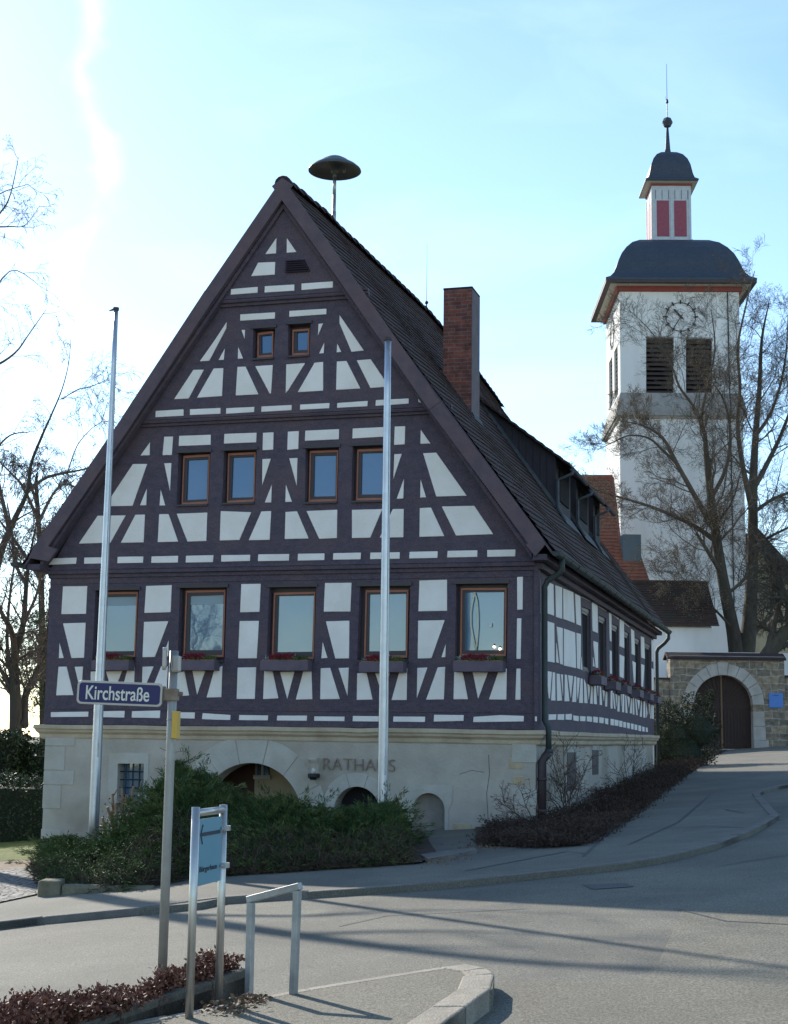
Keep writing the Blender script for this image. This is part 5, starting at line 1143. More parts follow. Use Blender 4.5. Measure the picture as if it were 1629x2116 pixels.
# the big linden behind the churchyard wall
rr=random.Random(3); DT=64
LB_=at(1527,1400,DT); LB_.z=G(LB_.x,LB_.y)
LT=empty('linden_tree',LB_); tag(LT,'tall bare linden with two trunks before the white church tower','tree')
trk=MB(); crn=MB(); seeds=MB()
def A(l,D0=DT,dd=0):
    return [at(x,y,D0+(d if len(q)>2 else 0)) for q in l for x,y,d in [(q[0],q[1],q[2] if len(q)>2 else 0)]]
limbs=[ # (points px,py,depth offset), radii in m
 ([(1530,1440,0),(1528,1370,0),(1515,1300,0),(1495,1200,-.3),(1482,1120,-.5),(1470,1030,-.8),(1462,960,-.8),(1458,900,-1)],[.62,.55,.36,.30,.27,.22,.16,.10]),
 ([(1458,900,-1),(1450,860,-1.2),(1462,800,-1.3),(1478,720,-1),(1470,640,-1)],[.10,.085,.07,.045,.02]),
 ([(1458,905,-1),(1440,850,-1.6),(1405,800,-2),(1388,755,-2.2),(1350,690,-2.4),(1300,640,-2.5)],[.09,.08,.06,.05,.03,.012]),
 ([(1535,1400,0),(1545,1330,0),(1552,1240,.4),(1556,1120,.8),(1557,1000,1),(1562,900,1.2),(1570,800,1.3),(1575,700,1.2),(1590,625,1.2)],[.5,.45,.36,.30,.24,.18,.13,.08,.02]),
 ([(1556,1060,.8),(1535,960,.4),(1525,880,0),(1530,800,-.2),(1525,720,-.3),(1540,640,-.3),(1560,560,0)],[.18,.14,.11,.09,.07,.05,.02]),
 ([(1480,1100,-.5),(1445,1040,-1.2),(1400,960,-1.6),(1370,905,-2),(1330,880,-2.4),(1285,870,-2.6)],[.17,.14,.11,.08,.05,.02]),
 ([(1400,960,-1.6),(1370,930,-1.4),(1340,905,-1),(1300,900,-.8),(1265,915,-.6),(1235,930,-.5)],[.08,.07,.05,.04,.025,.01]),
 ([(1482,1120,-.5),(1440,1090,-1.5),(1390,1065,-2.2),(1340,1045,-2.8),(1290,1030,-3),(1240,1015,-3.2),(1195,990,-3.4)],[.15,.12,.10,.08,.055,.035,.012]),
 ([(1495,1190,-.3),(1470,1150,-1),(1445,1110,-1.6),(1440,1100,-1.7)],[.14,.11,.08,.05]),
 ([(1500,1230,0),(1540,1195,.4),(1556,1160,.7)],[.11,.09,.1]),
 ([(1558,1010,1),(1590,950,1.6),(1618,890,2),(1640,820,2.4),(1655,700,2.6)],[.16,.13,.10,.07,.03]),
 ([(1557,1060,1),(1600,1030,1.5),(1640,1015,2)],[.12,.09,.05]),
 ([(1562,900,1.2),(1590,860,1),(1612,800,.8),(1625,730,.6),(1629,650,.5)],[.11,.09,.07,.05,.02]),
 ([(1556,1130,.8),(1590,1110,0),(1640,1085,-.5)],[.10,.08,.05]),
 ([(1470,1030,-.8),(1500,970,-1.4),(1510,900,-1.6),(1498,830,-1.8),(1465,780,-2)],[.12,.10,.08,.06,.02]),
 ([(1540,1330,.3),(1575,1290,.5),(1605,1262,.7),(1640,1200,1)],[.16,.13,.10,.06]),
 ([(1515,1300,0),(1480,1262,-1),(1440,1230,-1.5),(1400,1200,-2)],[.08,.06,.04,.02])]
for i,(l,rd) in enumerate(limbs):
    out,ro=limb(trk if i in (0,3) else crn,A(l),[x*.80 for x in rd],LB_)
    big_=i in (0,3)
    dress(crn,rr,out,ro,LB_,(10 if big_ else 14),(1.9 if i in (5,6,7) else 2.5) if not big_ else 3.0,t0=.5 if i==0 else (.45 if i==3 else .2),scale_r=.30,kids=(6,6,5),spread=.8,up=.45,leafmb=seeds,leafp=(1 if i in (5,7,8,14,16) else 0),minr=.0045,jit=.17,leafsz=.06)
trk.build('trunk',m_bark,LT,smooth=True); crn.build('crown',m_twig,LT,recalc=False); seeds.build('seed_bracts',m_seed,LT,recalc=False)
# gnarled dark tree at the right edge
rr=random.Random(8); DG=60; gb=at(1600,1420,DG); gb.z=G(gb.x,gb.y)
GT=empty('gnarled_tree',gb); tag(GT,'small dark gnarled tree leaning in from the right edge before the beige house','tree')
trk=MB(); crn=MB()
for i,(l,rd) in enumerate([([(1560,1400,0),(1590,1350,0),(1620,1310,0),(1650,1270,0),(1690,1200,0)],[.34,.30,.26,.22,.12]),([(1585,1355,0),(1600,1290,0),(1612,1230,-.3),(1600,1180,-.6),(1580,1150,-.8)],[.16,.12,.10,.07,.03]),([(1620,1310,0),(1629,1250,.3),(1610,1200,.5),(1570,1195,.8)],[.13,.1,.07,.03]),([(1640,1280,0),(1625,1240,-.5),(1600,1235,-1),(1565,1240,-1.3)],[.1,.07,.05,.02])]):
    out,ro=limb(trk if i==0 else crn,A(l,DG),rd,gb); dress(crn,rr,out,ro,gb,12,1.6,kids=(4,4,4),spread=.95,up=.1,jit=.3,minr=.007)
trk.build('trunk',m_bark,GT,smooth=True); crn.build('crown',m_bark,GT,recalc=False)
# birch at the left: long upward limb with hanging twigs
def lefttree(name,label,D,base,limbs,seed,count,L,mt,droop,kids=(4,5,4),up=.2,trunk=(0,),spread=.7,minr=.004,jit=.14,sr=.35):
    rr=random.Random(seed); b=at(*base,D); b.z=G(b.x,b.y); o=empty(name,b); tag(o,label,'tree')
    trk=MB(); crn=MB()
    for i,(l,rd) in enumerate(limbs):
        out,ro=limb(trk if i in trunk else crn,A(l,D),rd,b)
        dress(crn,rr,out,ro,b,count,L,kids=kids,spread=spread,up=up,droop=droop,minr=minr,jit=jit,t0=.15,scale_r=sr)
    trk.build('trunk',m_bark,o,smooth=True); crn.build('crown',mt,o,recalc=False); return o
lefttree('birch_tree','slender bare birch leaning right above the left roof edge',38,(-60,1600),[
 ([(-60,1620,0),(-40,1350,0),(-10,1180,0),(20,1095,0),(55,1020,0),(64,960,0),(85,905,0),(105,860,0),(128,805,0),(142,750,0),(146,700,0)],[.22,.18,.12,.075,.055,.042,.034,.024,.016,.010,.006]),
 ([(58,1015,0),(90,990,.3),(120,980,.5),(172,970,.8),(215,955,1)],[.05,.04,.035,.022,.012]),
 ([(128,825,0),(160,805,.3),(185,800,.4),(225,782,.6)],[.015,.012,.01,.006]),
 ([(140,975,.5),(160,920,.3),(190,885,.2),(210,870,.1),(222,830,0)],[.018,.014,.01,.008,.005]),
 ([(20,1095,0),(0,1010,-.5),(-10,940,-.8),(20,900,-1),(60,893,-1)],[.06,.045,.03,.02,.01])],14,9,1.15,m_birch,1.3,kids=(4,4,3),minr=.0035,spread=.75)
lefttree('birch_tree','large birch outside the left edge whose fine upper twigs hang into the sky',30,(-260,1700),[
 ([(-260,1700,0),(-240,1300,0),(-210,900,0),(-170,700,0),(-120,560,0),(-60,500,0),(0,440,0),(22,400,0),(38,325,0)],[.3,.26,.2,.14,.09,.05,.02,.012,.006]),
 ([(-60,500,0),(-20,472,.3),(20,468,.3),(52,465,.4),(82,425,.4)],[.03,.02,.014,.008,.004]),
 ([(-170,700,0),(-90,680,0),(-40,640,.2),(20,560,.4),(70,580,.5)],[.07,.04,.025,.012,.006]),
 ([(-200,850,0),(-100,780,0),(-20,760,.2),(30,730,.3),(60,690,.4),(95,640,.5)],[.08,.05,.03,.02,.012,.006]),
 ([(-120,560,0),(-40,440,.2),(0,400,.3),(60,380,.4)],[.04,.02,.012,.005])],15,7,.9,m_birch,1.2,kids=(4,3,2),minr=.003,spread=.75,sr=.28)
lefttree('garden_tree','dark many stemmed bare tree behind the hedge left of the town hall',36,(32,1560),[
 ([(32,1580,0),(32,1450,0),(30,1360,0),(48,1290,0),(55,1200,0),(62,1150,0),(75,1080,0)],[.17,.14,.10,.07,.05,.035,.014]),
 ([(32,1370,0),(25,1310,-.4),(0,1260,-.8),(-30,1200,-1)],[.10,.07,.05,.03]),
 ([(50,1500,0),(52,1440,.5),(75,1390,.7),(95,1330,.8),(105,1250,.8)],[.11,.09,.07,.05,.02]),
 ([(55,1210,0),(30,1160,.3),(25,1100,.5),(15,1040,.5)],[.05,.04,.03,.015]),
 ([(30,1450,0),(10,1400,0),(-15,1360,0)],[.07,.05,.03]),
 ([(52,1440,.5),(80,1400,-.4),(110,1370,-.8)],[.05,.04,.02]),
 ([(32,1420,0),(18,1370,.6),(15,1300,.9),(22,1220,1),(35,1130,1)],[.07,.05,.04,.03,.012]),
 ([(48,1290,0),(75,1230,.4),(85,1180,.6),(90,1100,.7)],[.05,.035,.025,.012])],16,11,1.2,m_birch,.35,kids=(5,4,3),up=.3,minr=.005,trunk=(0,2))
lefttree('weeping_tree','twiggy weeping tree crown behind the left eave of the town hall',44,(90,1600),[
 ([(90,1600,0),(88,1400,0),(85,1200,0),(80,1080,0),(75,1000,0),(78,975,0)],[.12,.10,.09,.07,.05,.02]),
 ([(80,1080,0),(50,1010,0),(25,980,.4),(-5,950,.6)],[.06,.04,.03,.015]),
 ([(80,1080,0),(110,1020,0),(135,1000,0),(160,1010,.3)],[.06,.04,.03,.015]),
 ([(85,1200,0),(120,1120,.5),(150,1080,.6)],[.06,.04,.02]),
 ([(85,1200,0),(40,1130,.5),(10,1090,.6),(-20,1050,.6)],[.06,.05,.03,.02]),
 ([(80,1060,0),(60,985,0),(55,970,0)],[.05,.03,.02])],17,11,1.1,m_birch,2.2,kids=(5,5,3),up=0,minr=.005)
# birch across the street: its reflection shows in the second front window
tb=tow((-23.8,-41.3,0)); tb.z=G(tb.x,tb.y); o=empty('birch_tree',tb); tag(o,'bare birch across the street, reflected in the second front window','tree')
rr=random.Random(77); trk=MB(); crn=MB()
for dx,h_,r_ in ((0,11,.16),(.5,9,.10),(-.6,8.5,.09)):
    out,ro=limb(trk,[tb,tb+Vector((dx*.6,0,h_*.3)),tb+Vector((dx*1.1,.2,h_*.65)),tb+Vector((dx*1.3,0,h_))],[r_,r_*.8,r_*.5,.02],tb); dress(crn,rr,out,ro,tb,16,2.4,kids=(5,4),spread=.7,up=.2,droop=.5,minr=.012)
trk.build('trunk',mat('white birch bark',(.45,.43,.40),.8,(.6,.58,.54),scale=3,col3=(.06,.05,.05),scale3=4,amt3=.8),o,smooth=True); crn.build('crown',m_birch,o,recalc=False)
# conifer clump, far shrubs, clipped hedge at the left
def leafball(mb,rr,c,r,n,l,w,o,flat=1):
    for _ in range(n):
        d=Vector((rr.gauss(0,1),rr.gauss(0,1),rr.gauss(0,1))).normalized(); k=rr.uniform(.55,1.05); p=Vector((c.x+d.x*r[0]*k,c.y+d.y*r[1]*k,c.z+d.z*r[2]*k))
        leafquad(mb,p-o,d+Vector((rr.gauss(0,.8),rr.gauss(0,.8),rr.gauss(.2,.6))),l*rr.uniform(.6,1.3),w*rr.uniform(.7,1.2))
rr=random.Random(41)
b=at(84,1560,42); b.z=G(b.x,b.y); o=empty('pine_tree',b); tag(o,'olive green pine showing between bare branches close to the left wall','tree')
mb=MB(); mb.tube([(0,0,0),(.1,0,3),(.05,0,6.2)],[.15,.1,.03],7)
lf=MB()
for px,py,r_ in ((88,1300,.5),(75,1330,.55),(95,1345,.6),(60,1355,.4),(85,1385,.7),(55,1400,.4),(98,1420,.6),(70,1440,.6),(90,1465,.55),(85,1280,.35)):
    c=at(px,py,42+rr.uniform(-.6,.6)); leafball(lf,rr,c,(r_,r_,r_*.55),420,.16,.012,b); mb.tube([Vector((.05,0,max(.5,c.z-b.z-.4))),c-b],[.04,.015],4)
mb.build('trunk',m_bark,o); lf.build('crown',mat('pine needles',(.045,.06,.02),.7,(.11,.12,.045),scale=3),o,recalc=False)
def leafy(name,label,cat,boxes,mt,l,w,per,seed,base):
    rr=random.Random(seed); o=empty(name,base); tag(o,label,cat); lf=MB()
    for (x0,x1,y0,y1,z0,z1) in boxes:
        A_=(x1-x0)*(z1-z0)+(x1-x0)*(y1-y0)+(y1-y0)*(z1-z0)*2
        for _ in range(int(A_*per)):
            f=rr.random()*A_; 
            x,y,z=rr.uniform(x0,x1),rr.uniform(y0,y1),rr.uniform(z0,z1)
            if f<(x1-x0)*(z1-z0): y=y0+rr.gauss(0,.06)
            elif f<(x1-x0)*(z1-z0)+(x1-x0)*(y1-y0): z=z1+rr.gauss(0,.07)
            elif rr.random()<.5: x=x0+rr.gauss(0,.05)
            else: x=x1+rr.gauss(0,.05)
            z+=.06*math.sin(x*4)+.04*math.sin(x*9+1)
            leafquad(lf,Vector((x,y,z))-o.location,Vector((rr.gauss(0,1),rr.gauss(-.4,1),rr.gauss(.5,.8))),l*rr.uniform(.6,1.3),w*rr.uniform(.7,1.2))
    lf.build('leaves',mt,o,recalc=False)
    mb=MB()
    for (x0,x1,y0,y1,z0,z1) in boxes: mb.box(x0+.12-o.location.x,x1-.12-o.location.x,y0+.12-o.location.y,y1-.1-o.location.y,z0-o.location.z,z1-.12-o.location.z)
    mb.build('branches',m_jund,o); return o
hx=at(92,1740,29.6); zt_=at(50,1618,29.6).z; zg=G(-7.5,29.6)
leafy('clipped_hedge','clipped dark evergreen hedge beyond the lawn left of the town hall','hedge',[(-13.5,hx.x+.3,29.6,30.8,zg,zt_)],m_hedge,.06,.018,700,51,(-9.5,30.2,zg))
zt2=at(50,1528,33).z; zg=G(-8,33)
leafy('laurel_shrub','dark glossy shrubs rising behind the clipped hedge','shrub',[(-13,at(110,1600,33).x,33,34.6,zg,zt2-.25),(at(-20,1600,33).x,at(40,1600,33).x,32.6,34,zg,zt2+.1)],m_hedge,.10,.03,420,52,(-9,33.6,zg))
# dark bush and bare shrubs at the right
db=gnd(1420,1592,KH); rr=random.Random(61)
DB=empty('holly_bush',(db.x,db.y+1.2,G(db.x,db.y+1)+KH)); tag(DB,'dense dark evergreen bush in front of the left side of the arched gate','shrub')
lf=MB(); Dd=44.0
for px,py,r_ in ((1410,1560,1.0),(1440,1500,.85),(1400,1520,.9),(1450,1465,.45),(1375,1540,.75),(1460,1540,.6),(1430,1450,.4),(1470,1500,.35),(1350,1560,.7),(1345,1590,.6),(1385,1595,.8),(1420,1590,.8),(1452,1580,.5),(1465,1450,.18),(1468,1435,.12),(1362,1500,.7),(1375,1470,.45),(1350,1530,.8),(1395,1480,.5),(1340,1560,.7),(1365,1595,.8),(1400,1605,.7),(1330,1600,.5)):
    leafball(lf,rr,at(px,py,Dd),(r_*.75,r_*.75,r_*.75),int(1300*r_*r_+120),.08,.02,DB.location)
DB_l=lf.build('leaves',mat('holly green',(.008,.014,.007),.8,(.02,.034,.013),scale=4,col3=(.10,.12,.04),scale3=2.5,amt3=.3),DB,recalc=False)
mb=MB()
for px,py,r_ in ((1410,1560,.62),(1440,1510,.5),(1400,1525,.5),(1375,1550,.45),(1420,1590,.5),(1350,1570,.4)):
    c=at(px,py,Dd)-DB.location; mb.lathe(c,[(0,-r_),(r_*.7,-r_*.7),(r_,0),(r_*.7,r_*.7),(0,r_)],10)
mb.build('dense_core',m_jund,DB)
def bareshrub(name,label,D,px,py,tops,seed,berries=True):
    rr=random.Random(seed); b=at(px,py,D); b.z=G(b.x,b.y)+KH; o=empty(name,b); tag(o,label,'shrub'); mb=MB(); be=MB()
    for tx,ty in tops:
        e=at(tx,ty,D+rr.uniform(-.5,.3)); m=b.lerp(e,.5)+Vector((rr.gauss(0,.06),rr.gauss(0,.06),.08))
        out,ro=limb(mb,[b+Vector((rr.gauss(0,.05),rr.gauss(0,.05),0)),m,e],[.010,.007,.003],b,4)
        dress(mb,rr,out,ro,b,7,.42,kids=(3,2),spread=.8,up=.2,minr=.0022,leafmb=be if berries else None,leafp=2,leafsz=.022,t0=.2)
    mb.build('stems',m_twig,o,recalc=False)
    if berries: be.build('berries',mat('red berries and buds',(.16,.02,.02),.5,(.25,.06,.04),scale=20),o,recalc=False)
bareshrub('berry_shrub','bare shrub with red berries growing beside the downpipe on the side wall',25.4,1170,1735,[(1165,1530),(1190,1560),(1130,1575),(1210,1600),(1150,1620),(1110,1640),(1225,1560),(1180,1620),(1215,1655),(1140,1560),(1095,1640)],71)
bareshrub('berry_shrub','low bare shrub with red berries in front of the right corner of the base wall',24.2,1105,1748,[(1040,1655),(1060,1680),(1080,1640),(1040,1710),(1100,1690)],72)
bareshrub('bare_shrub','leafless pale stemmed shrub further up the side wall',31,1310,1650,[(1290,1545),(1312,1550),(1330,1540),(1275,1590),(1340,1575),(1265,1620)],73,False)
# ------------------------------------------------------------------ church tower
CT=empty('church_tower',(14.02,73,0)); tag(CT,'white church tower with slate bell shaped roof, lantern and clock','church tower')
CT.rotation_euler=(0,0,R(-1.6)); ox=14.02
hw=2.95; dp=6.0
mb=MB(); 
ops=[[(at(a,b,73).x-ox,0,at(a,b,73).z) for a,b in q] for q in ([(1336,697),(1393,697),(1393,812),(1336,812)],[(1418,700),(1472,700),(1472,812),(1418,812)])]
zband0,zband1=17.3,18.6; ztop=24.0
mb=MB(); mb.holed([(-hw,0,zband1-.02),(hw-.003,0,zband1-.02),(hw-.003,0,ztop),(-hw,0,ztop)],ops,(0,.4,0)); mb.build('front_wall',m_church,CT)
lo=[[(-hw,y0,z0),(-hw,y1,z0),(-hw,y1,z1),(-hw,y0,z1)] for y0,y1,z0,z1 in ((1.0,2.5,18.75,21.3),(3.3,4.8,18.75,21.3))]
mb=MB(); mb.holed([(-hw,.403,zband1-.02),(-hw,dp,zband1-.02),(-hw,dp,ztop),(-hw,.403,ztop)],lo,(.4,0,0)); mb.build('side_wall',m_church,CT)
mb=MB(); mb.box(hw-.4,hw-.005,.41,dp,zband1-.02,ztop); mb.box(-hw+.41,hw-.41,dp-.4,dp-.005,zband1-.02,ztop); mb.box(-hw-.06,hw+.06,-.06,dp+.06,.5,zband0+.1); mb.build('shaft',m_church,CT)
mb=MB(); mb.box(-hw-.16,hw+.16,-.16,dp+.16,zband0,zband0+.12); mb.box(-hw-.24,hw+.24,-.24,dp+.24,zband0+.12,zband0+.36)
mb.add([(-hw-.24,-.24,zband0+.36),(hw+.24,-.24,zband0+.36),(hw+.24,dp+.24,zband0+.36),(-hw-.24,dp+.24,zband0+.36),(-hw-.01,-.01,zband1),(hw+.01,-.01,zband1),(hw+.01,dp+.01,zband1),(-hw-.01,dp+.01,zband1)],[(0,1,5,4),(1,2,6,5),(2,3,7,6),(3,0,4,7),(4,5,6,7)])
mb.build('stone_band',m_greystone,CT)
for q in ops:
    mb=MB(); x0,x1=q[0][0],q[1][0]; z1,z0=q[0][2],q[2][2]; n=12
    for k in range(n): z=z0+(z1-z0)*k/n; mb.prism([(x0,.22,z+.17),(x1,.22,z+.17),(x1,.08,z),(x0,.08,z)],(0,.03,0))
    mb.build('louvre',m_louver,CT)
    mb=MB(); mb.box(x0-.02,x1+.02,-.03,.06,z1-.005,z1+.06); mb.build('lintel',m_greystone,CT)
for q in lo:
    mb=MB(); y0,y1,z0,z1=q[0][1],q[1][1],q[0][2],q[2][2]; n=12
    for k in range(n): z=z0+(z1-z0)*k/n; mb.prism([(-hw+.22,y0,z+.17),(-hw+.22,y1,z+.17),(-hw+.08,y1,z),(-hw+.08,y0,z)],(.03,0,0))
    mb.build('louvre',m_louver,CT)
mb=MB(); mb.box(-hw+.3,hw-.3,.3,dp-.3,18.2,18.3); mb.box(-hw+.35,hw-.35,dp/2-.1,dp/2,18.3,23.5); mb.build('bell_floor',m_dark,CT)
cyy=dp/2
def sqprof(prof,name,mt,smooth=False,n=1,seg=8):
    mb=MB()
    for i,(r,z) in enumerate(prof): mb.v+=[(-r,cyy-r*dp/2/hw if False else cyy-r,z),(r,cyy-r,z),(r,cyy+r,z),(-r,cyy+r,z)]
    for i in range(len(prof)-1):
        for k in range(4): mb.f.append((i*4+k,i*4+(k+1)%4,(i+1)*4+(k+1)%4,(i+1)*4+k)); mb.m.append(0)
    mb.f.append((3,2,1,0)); b=(len(prof)-1)*4; mb.f.append((b,b+1,b+2,b+3)); mb.m+=[0,0]
    return mb.build(name,mt,CT)
hq=3.05
sqprof([(hq+.02,23.74),(hq+.05,23.76),(hq+.05,24.0)],'red_trim',m_redtrim)
sqprof([(hq+.06,24.0),(hq+.56,24.03),(hq+.56,24.08)],'soffit',m_soffit)
def bell(z0,z1,r0,r1,pts):
    return [(r1+(r0-r1)*a,z0+(z1-z0)*b) for a,b in pts]
sqprof([(hq+.60,24.10)]+bell(24.16,27.05,hq+.66,1.03,[(1,0),(1,.035),(.90,.09),(.83,.17),(.78,.28),(.73,.42),(.66,.57),(.56,.71),(.43,.84),(.27,.93),(.10,.985),(0,1)]),'bell_roof',m_slate)
sqprof([(hq+.57,24.02),(hq+.65,24.02),(hq+.65,24.15),(hq+.62,24.17)],'eave_board',m_brownpipe)
# lantern
mb=MB(); lh=1.0; z0,z1=27.0,30.05
sh=[]
for s in (-1,1):
    for u0,u1 in ((-.74,-.12),(.12,.74)): sh.append((s,u0,u1))
mb.box(-lh,lh,cyy-lh,cyy+lh,z0,z1); mb.box(-lh-.06,lh+.06,cyy-lh-.06,cyy+lh+.06,z0,z0+.12)
for u in (-lh,-.06,lh-.12):
    mb.box(u+.001,u+.119,cyy-lh-.03,cyy-lh-.001,z0+.12,z1-.25)
    mb.box(-lh-.03,-lh-.001,cyy+u+.001,cyy+u+.119,z0+.12,z1-.25)
mb.build('lantern',m_greyboard,CT)
for u0,u1 in ((-.76,-.13),(.13,.76)):
    mb=MB(); mb.box(u0,u1,cyy-lh-.02,cyy-lh+.01,z0+.28,z1-.85); mb.build('lantern_shutter',m_pinkboard,CT)
    mb=MB(); mb.box(-lh-.02,-lh+.01,cyy+u0,cyy+u1,z0+.28,z1-.85); mb.build('lantern_shutter',m_pinkboard,CT)
mb=MB()
for k in range(6): u=-lh+.18+k*.33; mb.box(u,u+.02,cyy-lh-.012,cyy-lh-.0,z1-.78,z1-.28)
mb.build('board_joints',m_joint,CT)
sqprof([(1.03,30.0),(1.05,30.0),(1.05,30.09)],'red_trim',m_redtrim)
sqprof([(1.06,30.10),(1.30,30.14),(1.30,30.18)],'soffit',m_soffit)
sqprof([(1.32,30.15)]+bell(30.20,32.15,1.36,.10,[(1,0),(1,.03),(.86,.10),(.80,.22),(.76,.36),(.72,.50),(.62,.68),(.46,.84),(.25,.95),(.08,1.0)]),'bell_roof',m_slate)
mb=MB(); mb.tube([(0,cyy,32.05),(0,cyy,32.4),(0,cyy,33.6)],[.19,.14,.06],10); mb.build('spire',m_slate,CT,smooth=True)
mb=MB(); mb.lathe((0,cyy,33.86),[(0,-.29),(.18,-.24),(.29,0),(.2,.2),(0,.3)],9); mb.build('ball',m_slate,CT)
mb=MB(); mb.tube([(0,cyy,34.1),(0,cyy,35.0)],.022,6); mb.tube([(0,cyy,35.0),(0,cyy,37.1)],[.016,.009],5); mb.lathe((0,cyy,35.0),[(0,-.13),(.08,-.05),(.06,.1),(0,.2)],8); mb.tube([(-.06,cyy,35.1),(-.08,cyy,35.3)],.012,4); mb.build('lightning_rod',m_black,CT)
# clocks
def clock(Mx):
    def X(mb): mb.v=[tuple(Mx@Vector(v)) for v in mb.v]; return mb
    mb=MB(); n=48
    for k in range(n):
        a,b=2*math.pi*k/n,2*math.pi*(k+1)/n; r0,r1=.715,.745
        mb.add([(r*math.sin(t),y,r*math.cos(t)) for y in (-.05,-.02) for t,r in ((a,r0),(b,r0),(b,r1),(a,r1))],[(0,1,2,3),(7,6,5,4),(0,4,5,1),(3,2,6,7)])
    ck=X(mb).build('clock',m_black,CT)
    for k in range(12):
        a=2*math.pi*k/12; d=Vector((math.sin(a),0,math.cos(a))); s=Vector((math.cos(a),0,-math.sin(a)))
        mb=MB(); mb.prism([d*.66+s*.035+Vector((0,-.07,0)),d*.86+s*.035+Vector((0,-.07,0)),d*.86-s*.035+Vector((0,-.07,0)),d*.66-s*.035+Vector((0,-.07,0))],(0,.03,0)); X(mb).build('hour_mark',m_black,ck)
    for nm,a,l,w in (('hour_hand',R(-42),.50,.045),('minute_hand',R(212),.72,.022)):
        d=Vector((math.sin(a),0,math.cos(a))); s=Vector((math.cos(a),0,-math.sin(a))); y=Vector((0,-.09 if nm=='hour_hand' else -.115,0))
        mb=MB(); mb.prism([d*-.14+s*w+y,d*l+s*w+y,d*l-s*w+y,d*-.14-s*w+y],(0,.02,0)); X(mb).build(nm,m_black,ck)
cz_=at(1407,655,73); clock(Matrix.Translation((cz_.x-ox,0,cz_.z)))
clock(Matrix.Translation((-hw,dp/2,22.4))@Matrix.Rotation(R(-90),4,'Z'))
lx=at(1507,800,73).x-ox
mb=MB(); mb.tube([(lx,-.03,24.0),(lx,-.05,18.9),(lx,-.3,17.9),(lx,-.3,17.4),(lx,-.12,17.1),(lx,-.12,3)],.03,5); mb.build('lightning_conductor',m_black,CT)
# ------------------------------------------------------------------ church nave, annexe, house, walls
def tiled(mb,a,b,c,d,n,dz=.03):
    """courses from ridge edge a-b down to eave edge d-c"""
    a,b,c,d=map(Vector,(a,b,c,d)); nr=((b-a).cross(d-a)).normalized(); 
    if nr.z<0: nr=-nr
    for i in range(n):
        t0,t1=i/n,(i+1)/n; p,q=a.lerp(d,t0),b.lerp(c,t0); r,s=b.lerp(c,t1)+nr*dz,a.lerp(d,t1)+nr*dz; mb.add([p,q,r,s,b.lerp(c,t1),a.lerp(d,t1)],[(0,1,2,3),(3,2,4,5)])
NV=empty('church_nave',(9.0,68,0)); tag(NV,'church nave roof of bright orange clay tiles left of the tower','church')
mb=MB(); r1=at(1266,987,69.5); r0=at(1090,987,69.5); e1=at(1293,1222,64.5); e0=at(1090,1222,64.5)
L=NV.location
tiled(mb,r0-L,r1-L,e1-L,e0-L,34,.045); tiled(mb,at(1270,1122,66.4)-L,at(1316,1122,66.4)-L,at(1350,1222,64.4)-L,at(1270,1222,64.4)-L,14,.04); mb.build('roof',m_tile_o,NV,recalc=False)
mb=MB(); mb.tube([r0-L,r1-L],.14,8); mb.tube([r1-L,e1-L],.07,6); mb.build('ridge_tiles',m_tile_o,NV)
mb=MB(); mb.prism([(e0.x-L.x,64.9-68,G(8,65)-1.5),(e1.x-L.x-.2,64.9-68,G(8,65)-1.5),(e1.x-L.x-.2,64.9-68,e1.z-.1),(e0.x-L.x,64.9-68,e1.z-.1)],(0,.4,0)); mb.prism([(r1.x-L.x-.25,69.4-68,r1.z-.2),(e1.x-L.x-.25,64.95-68,e1.z-.2),(e1.x-L.x-.25,64.95-68,0),(r1.x-L.x-.25,69.4-68,0)],(-.3,0,0)); mb.build('wall',m_church,NV)
q0,q1=at(1288,1104,65.6),at(1326,1178,65.6); mb=MB(); mb.box(q0.x-L.x,q1.x-L.x,65.6-68,67.5-68,q1.z-.3,q0.z); mb.build('roof_hatch',mat('blue grey sheet metal',(.10,.14,.17),.6),NV)
AX=empty('sexton_house',(11.8,63,0)); tag(AX,'low white annexe with mossy dark tiled roof at the foot of the church tower','building')
L=AX.location; a=at(1300,1203,64.5)-L; b=at(1462,1206,64.5)-L; c=at(1487,1294,61.4)-L; d=at(1340,1294,61.4)-L; d=Vector((a.x-1,d.y,c.z)); a.z=b.z
mb=MB(); tiled(mb,a,b,c,d,18,.04); mb.prism([a,b,b+Vector((.25,3,-1.9)),a+Vector((0,3,-1.9))],(0,0,-.1)); mb.build('roof',m_tile_d,AX,recalc=False)
mb=MB(); mb.tube([a,b],.12,8); mb.build('ridge_tiles',m_tile_d,AX)
mb=MB(); x0=a.x; x1=c.x-.25; mb.prism([(x1,c.y+.3,0),(x1,c.y+.3,c.z-.05),(x1,b.y,b.z-.12),(x1,b.y+2.8,b.z-1.8),(x1,b.y+2.8,0)],(x0-x1,0,0)); 
w1=at(1500,1292,61.9)-L; mb.box(c.x-.24,w1.x+3.6,c.y+.8,c.y+1.1,0,c.z-.1-.9); mb.build('wall',m_church,AX)
BH=empty('beige_house',(19.5,78,0)); tag(BH,'beige rendered house with red brown gable roof at the right edge','house'); L=BH.location
g0=at(1543,1150,76)-L; gk=at(1562,1092,76)-L; g2=at(1640,1180,76)-L
mb=MB(); xl=at(1543,1300,76).x-L.x; mb.prism([(xl,-2,-3),(xl+9,-2,-3),(xl+9,-2,gk.z-7.5),(xl+4,-2,gk.z-3.4),(gk.x,-2,gk.z-.2),(xl,-2,gk.z-1.5)],(0,8,0)); mb.build('wall',m_beige,BH)
mb=MB(); dn=(g2-gk); e=gk+dn*2.6
